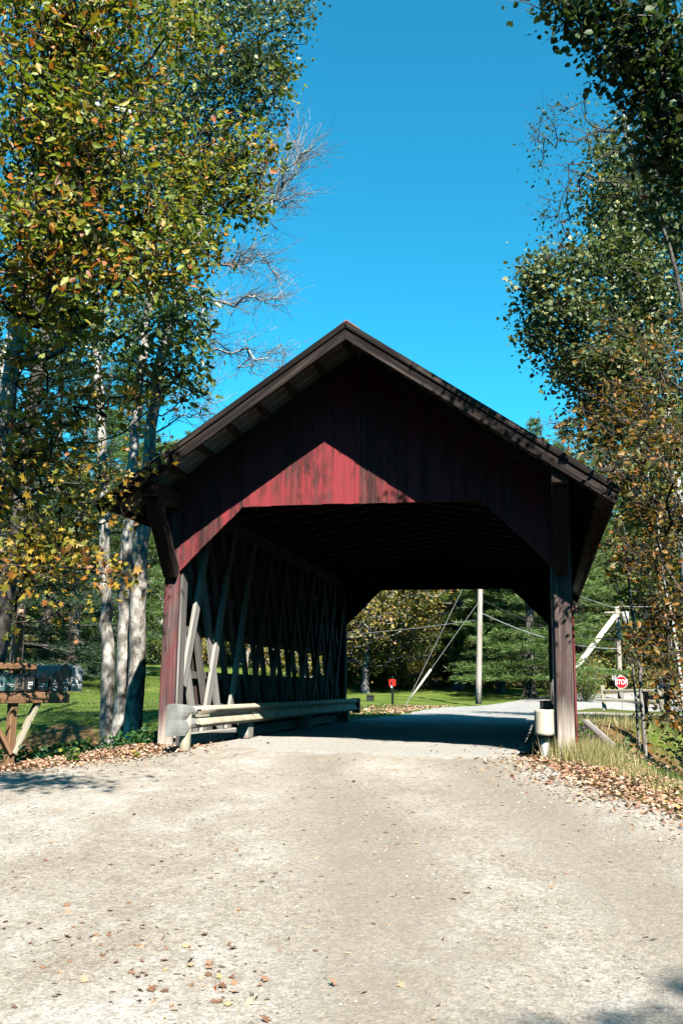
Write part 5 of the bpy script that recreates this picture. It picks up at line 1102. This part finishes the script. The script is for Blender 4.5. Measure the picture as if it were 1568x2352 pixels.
def lawnl(n): x = rg.uniform(-16, -2.6, n); y = rg.uniform(7.5, 30, n); return on(x, y, 0)
grass(60000, 'lawn_grass', 'mown green grass of the left lawn', lawnl, L_GRASSG, .02, .055, .02, .5)
# ivy and weeds in the left ditch, brush in the stream gully
def cover(n, name, label, fx, m_, size, kind='ovate', hz_=.22):
    P = fx(n); n = len(P); P[:, 2] += rg.random(n)**1.3*hz_; V, F = leaves_np(P, rand_dir(n, rg, -.1, .5), rand_dir(n, rg, .9), size*rg.uniform(.6, 1.3, n), kind); link(name, mesh_np(name, V, F), m_, label=label, cat='undergrowth', kind='stuff')
def ditch(n): y = rg.uniform(-2.6, 6, n); x = road_l(y)-.45-np.abs(rg.normal(0, 1.1, n)); cl = wob(x*1.5, y*1.5) > -.5; return on(x[cl], y[cl])
cover(9000, 'ivy', 'dark green ivy and weeds filling the left ditch below the mailboxes', ditch, L_IVY, .085)
def gully(n): y = rg.uniform(1.2, 9, n); x = rg.uniform(2.9, 10, n); return on(x, y)
cover(14000, 'brush', 'dark brush in the stream gully right of the bridge', gully, L_IVY, .08, hz_=.5)
cover(6000, 'autumn_brush', 'brown and gold leaves on brush in the right gully', gully, L_ORANGE, .07, hz_=.6)
# single plants
def plant(name, label, c, n, h, r, m_, size, seed, kind='ovate', cat='plant'):
    rng = np.random.default_rng(seed); root = empty(name, c, label, cat); P, D, wood = [], [], []
    for _ in range(n):
        a = rng.random()*6.28; e = np.array([math.cos(a)*r*rng.random(), math.sin(a)*r*rng.random(), h*rng.uniform(.5, 1)]); q = np.array([e*t+np.array([0, 0, .1*h*math.sin(t*3)]) for t in np.linspace(0, 1, 5)])
        wood.append(tubes_np(q[:-1], q[1:], np.full(4, .004), np.full(4, .003), 4)); t = rng.uniform(.25, 1, 7); P.append(np.stack([np.interp(t*4, np.arange(5), q[:, k]) for k in range(3)], 1)); D.append(rand_dir(7, rng, .1, .4))
    P, D = np.concatenate(P), np.concatenate(D); V, F = leaves_np(P, D, rand_dir(len(P), rng, 1.2), size*rng.uniform(.6, 1.2, len(P)), kind); link('leaves', mesh_np('leaves', V, F), m_, root)
    Vw, Fw = merge(wood); link('stems', mesh_np('stems', Vw, Fw), B_TWIG, root)
def g0(px, py, D): p = at(px, py, D); p[2] = gz(p[0], p[1])-.02; return p
plant('vine', 'pale green vine leaves climbing beside the right post', g0(1345, 1690, 12.6), 14, .42, .30, L_GRASSG, .075, 1)
plant('weed', 'green leafy weed on the right bank below the sloping timber', g0(1425, 1745, 12.0), 10, .22, .18, L_IVY, .07, 2)
plant('weed', 'bright yellow-green weed in front of the left ditch', g0(165, 1755, 11.2), 7, .20, .12, L_GRASSG, .07, 3)
plant('weed', 'small pale yellow weed at the left road edge among fallen leaves', g0(305, 1740, 11.6), 6, .12, .12, L_YELLOW, .06, 4)
plant('bramble', 'brown dry bramble arching beside the bridge in front of the gravel pull-off', g0(1375, 1665, 14.5), 16, .55, .55, L_ORANGE, .055, 5)
plant('bush', 'green bush with round leaves at the lower right edge', g0(1590, 1800, 11.5), 22, .75, .45, L_IVY, .07, 6)
#TREES_END
#FINAL
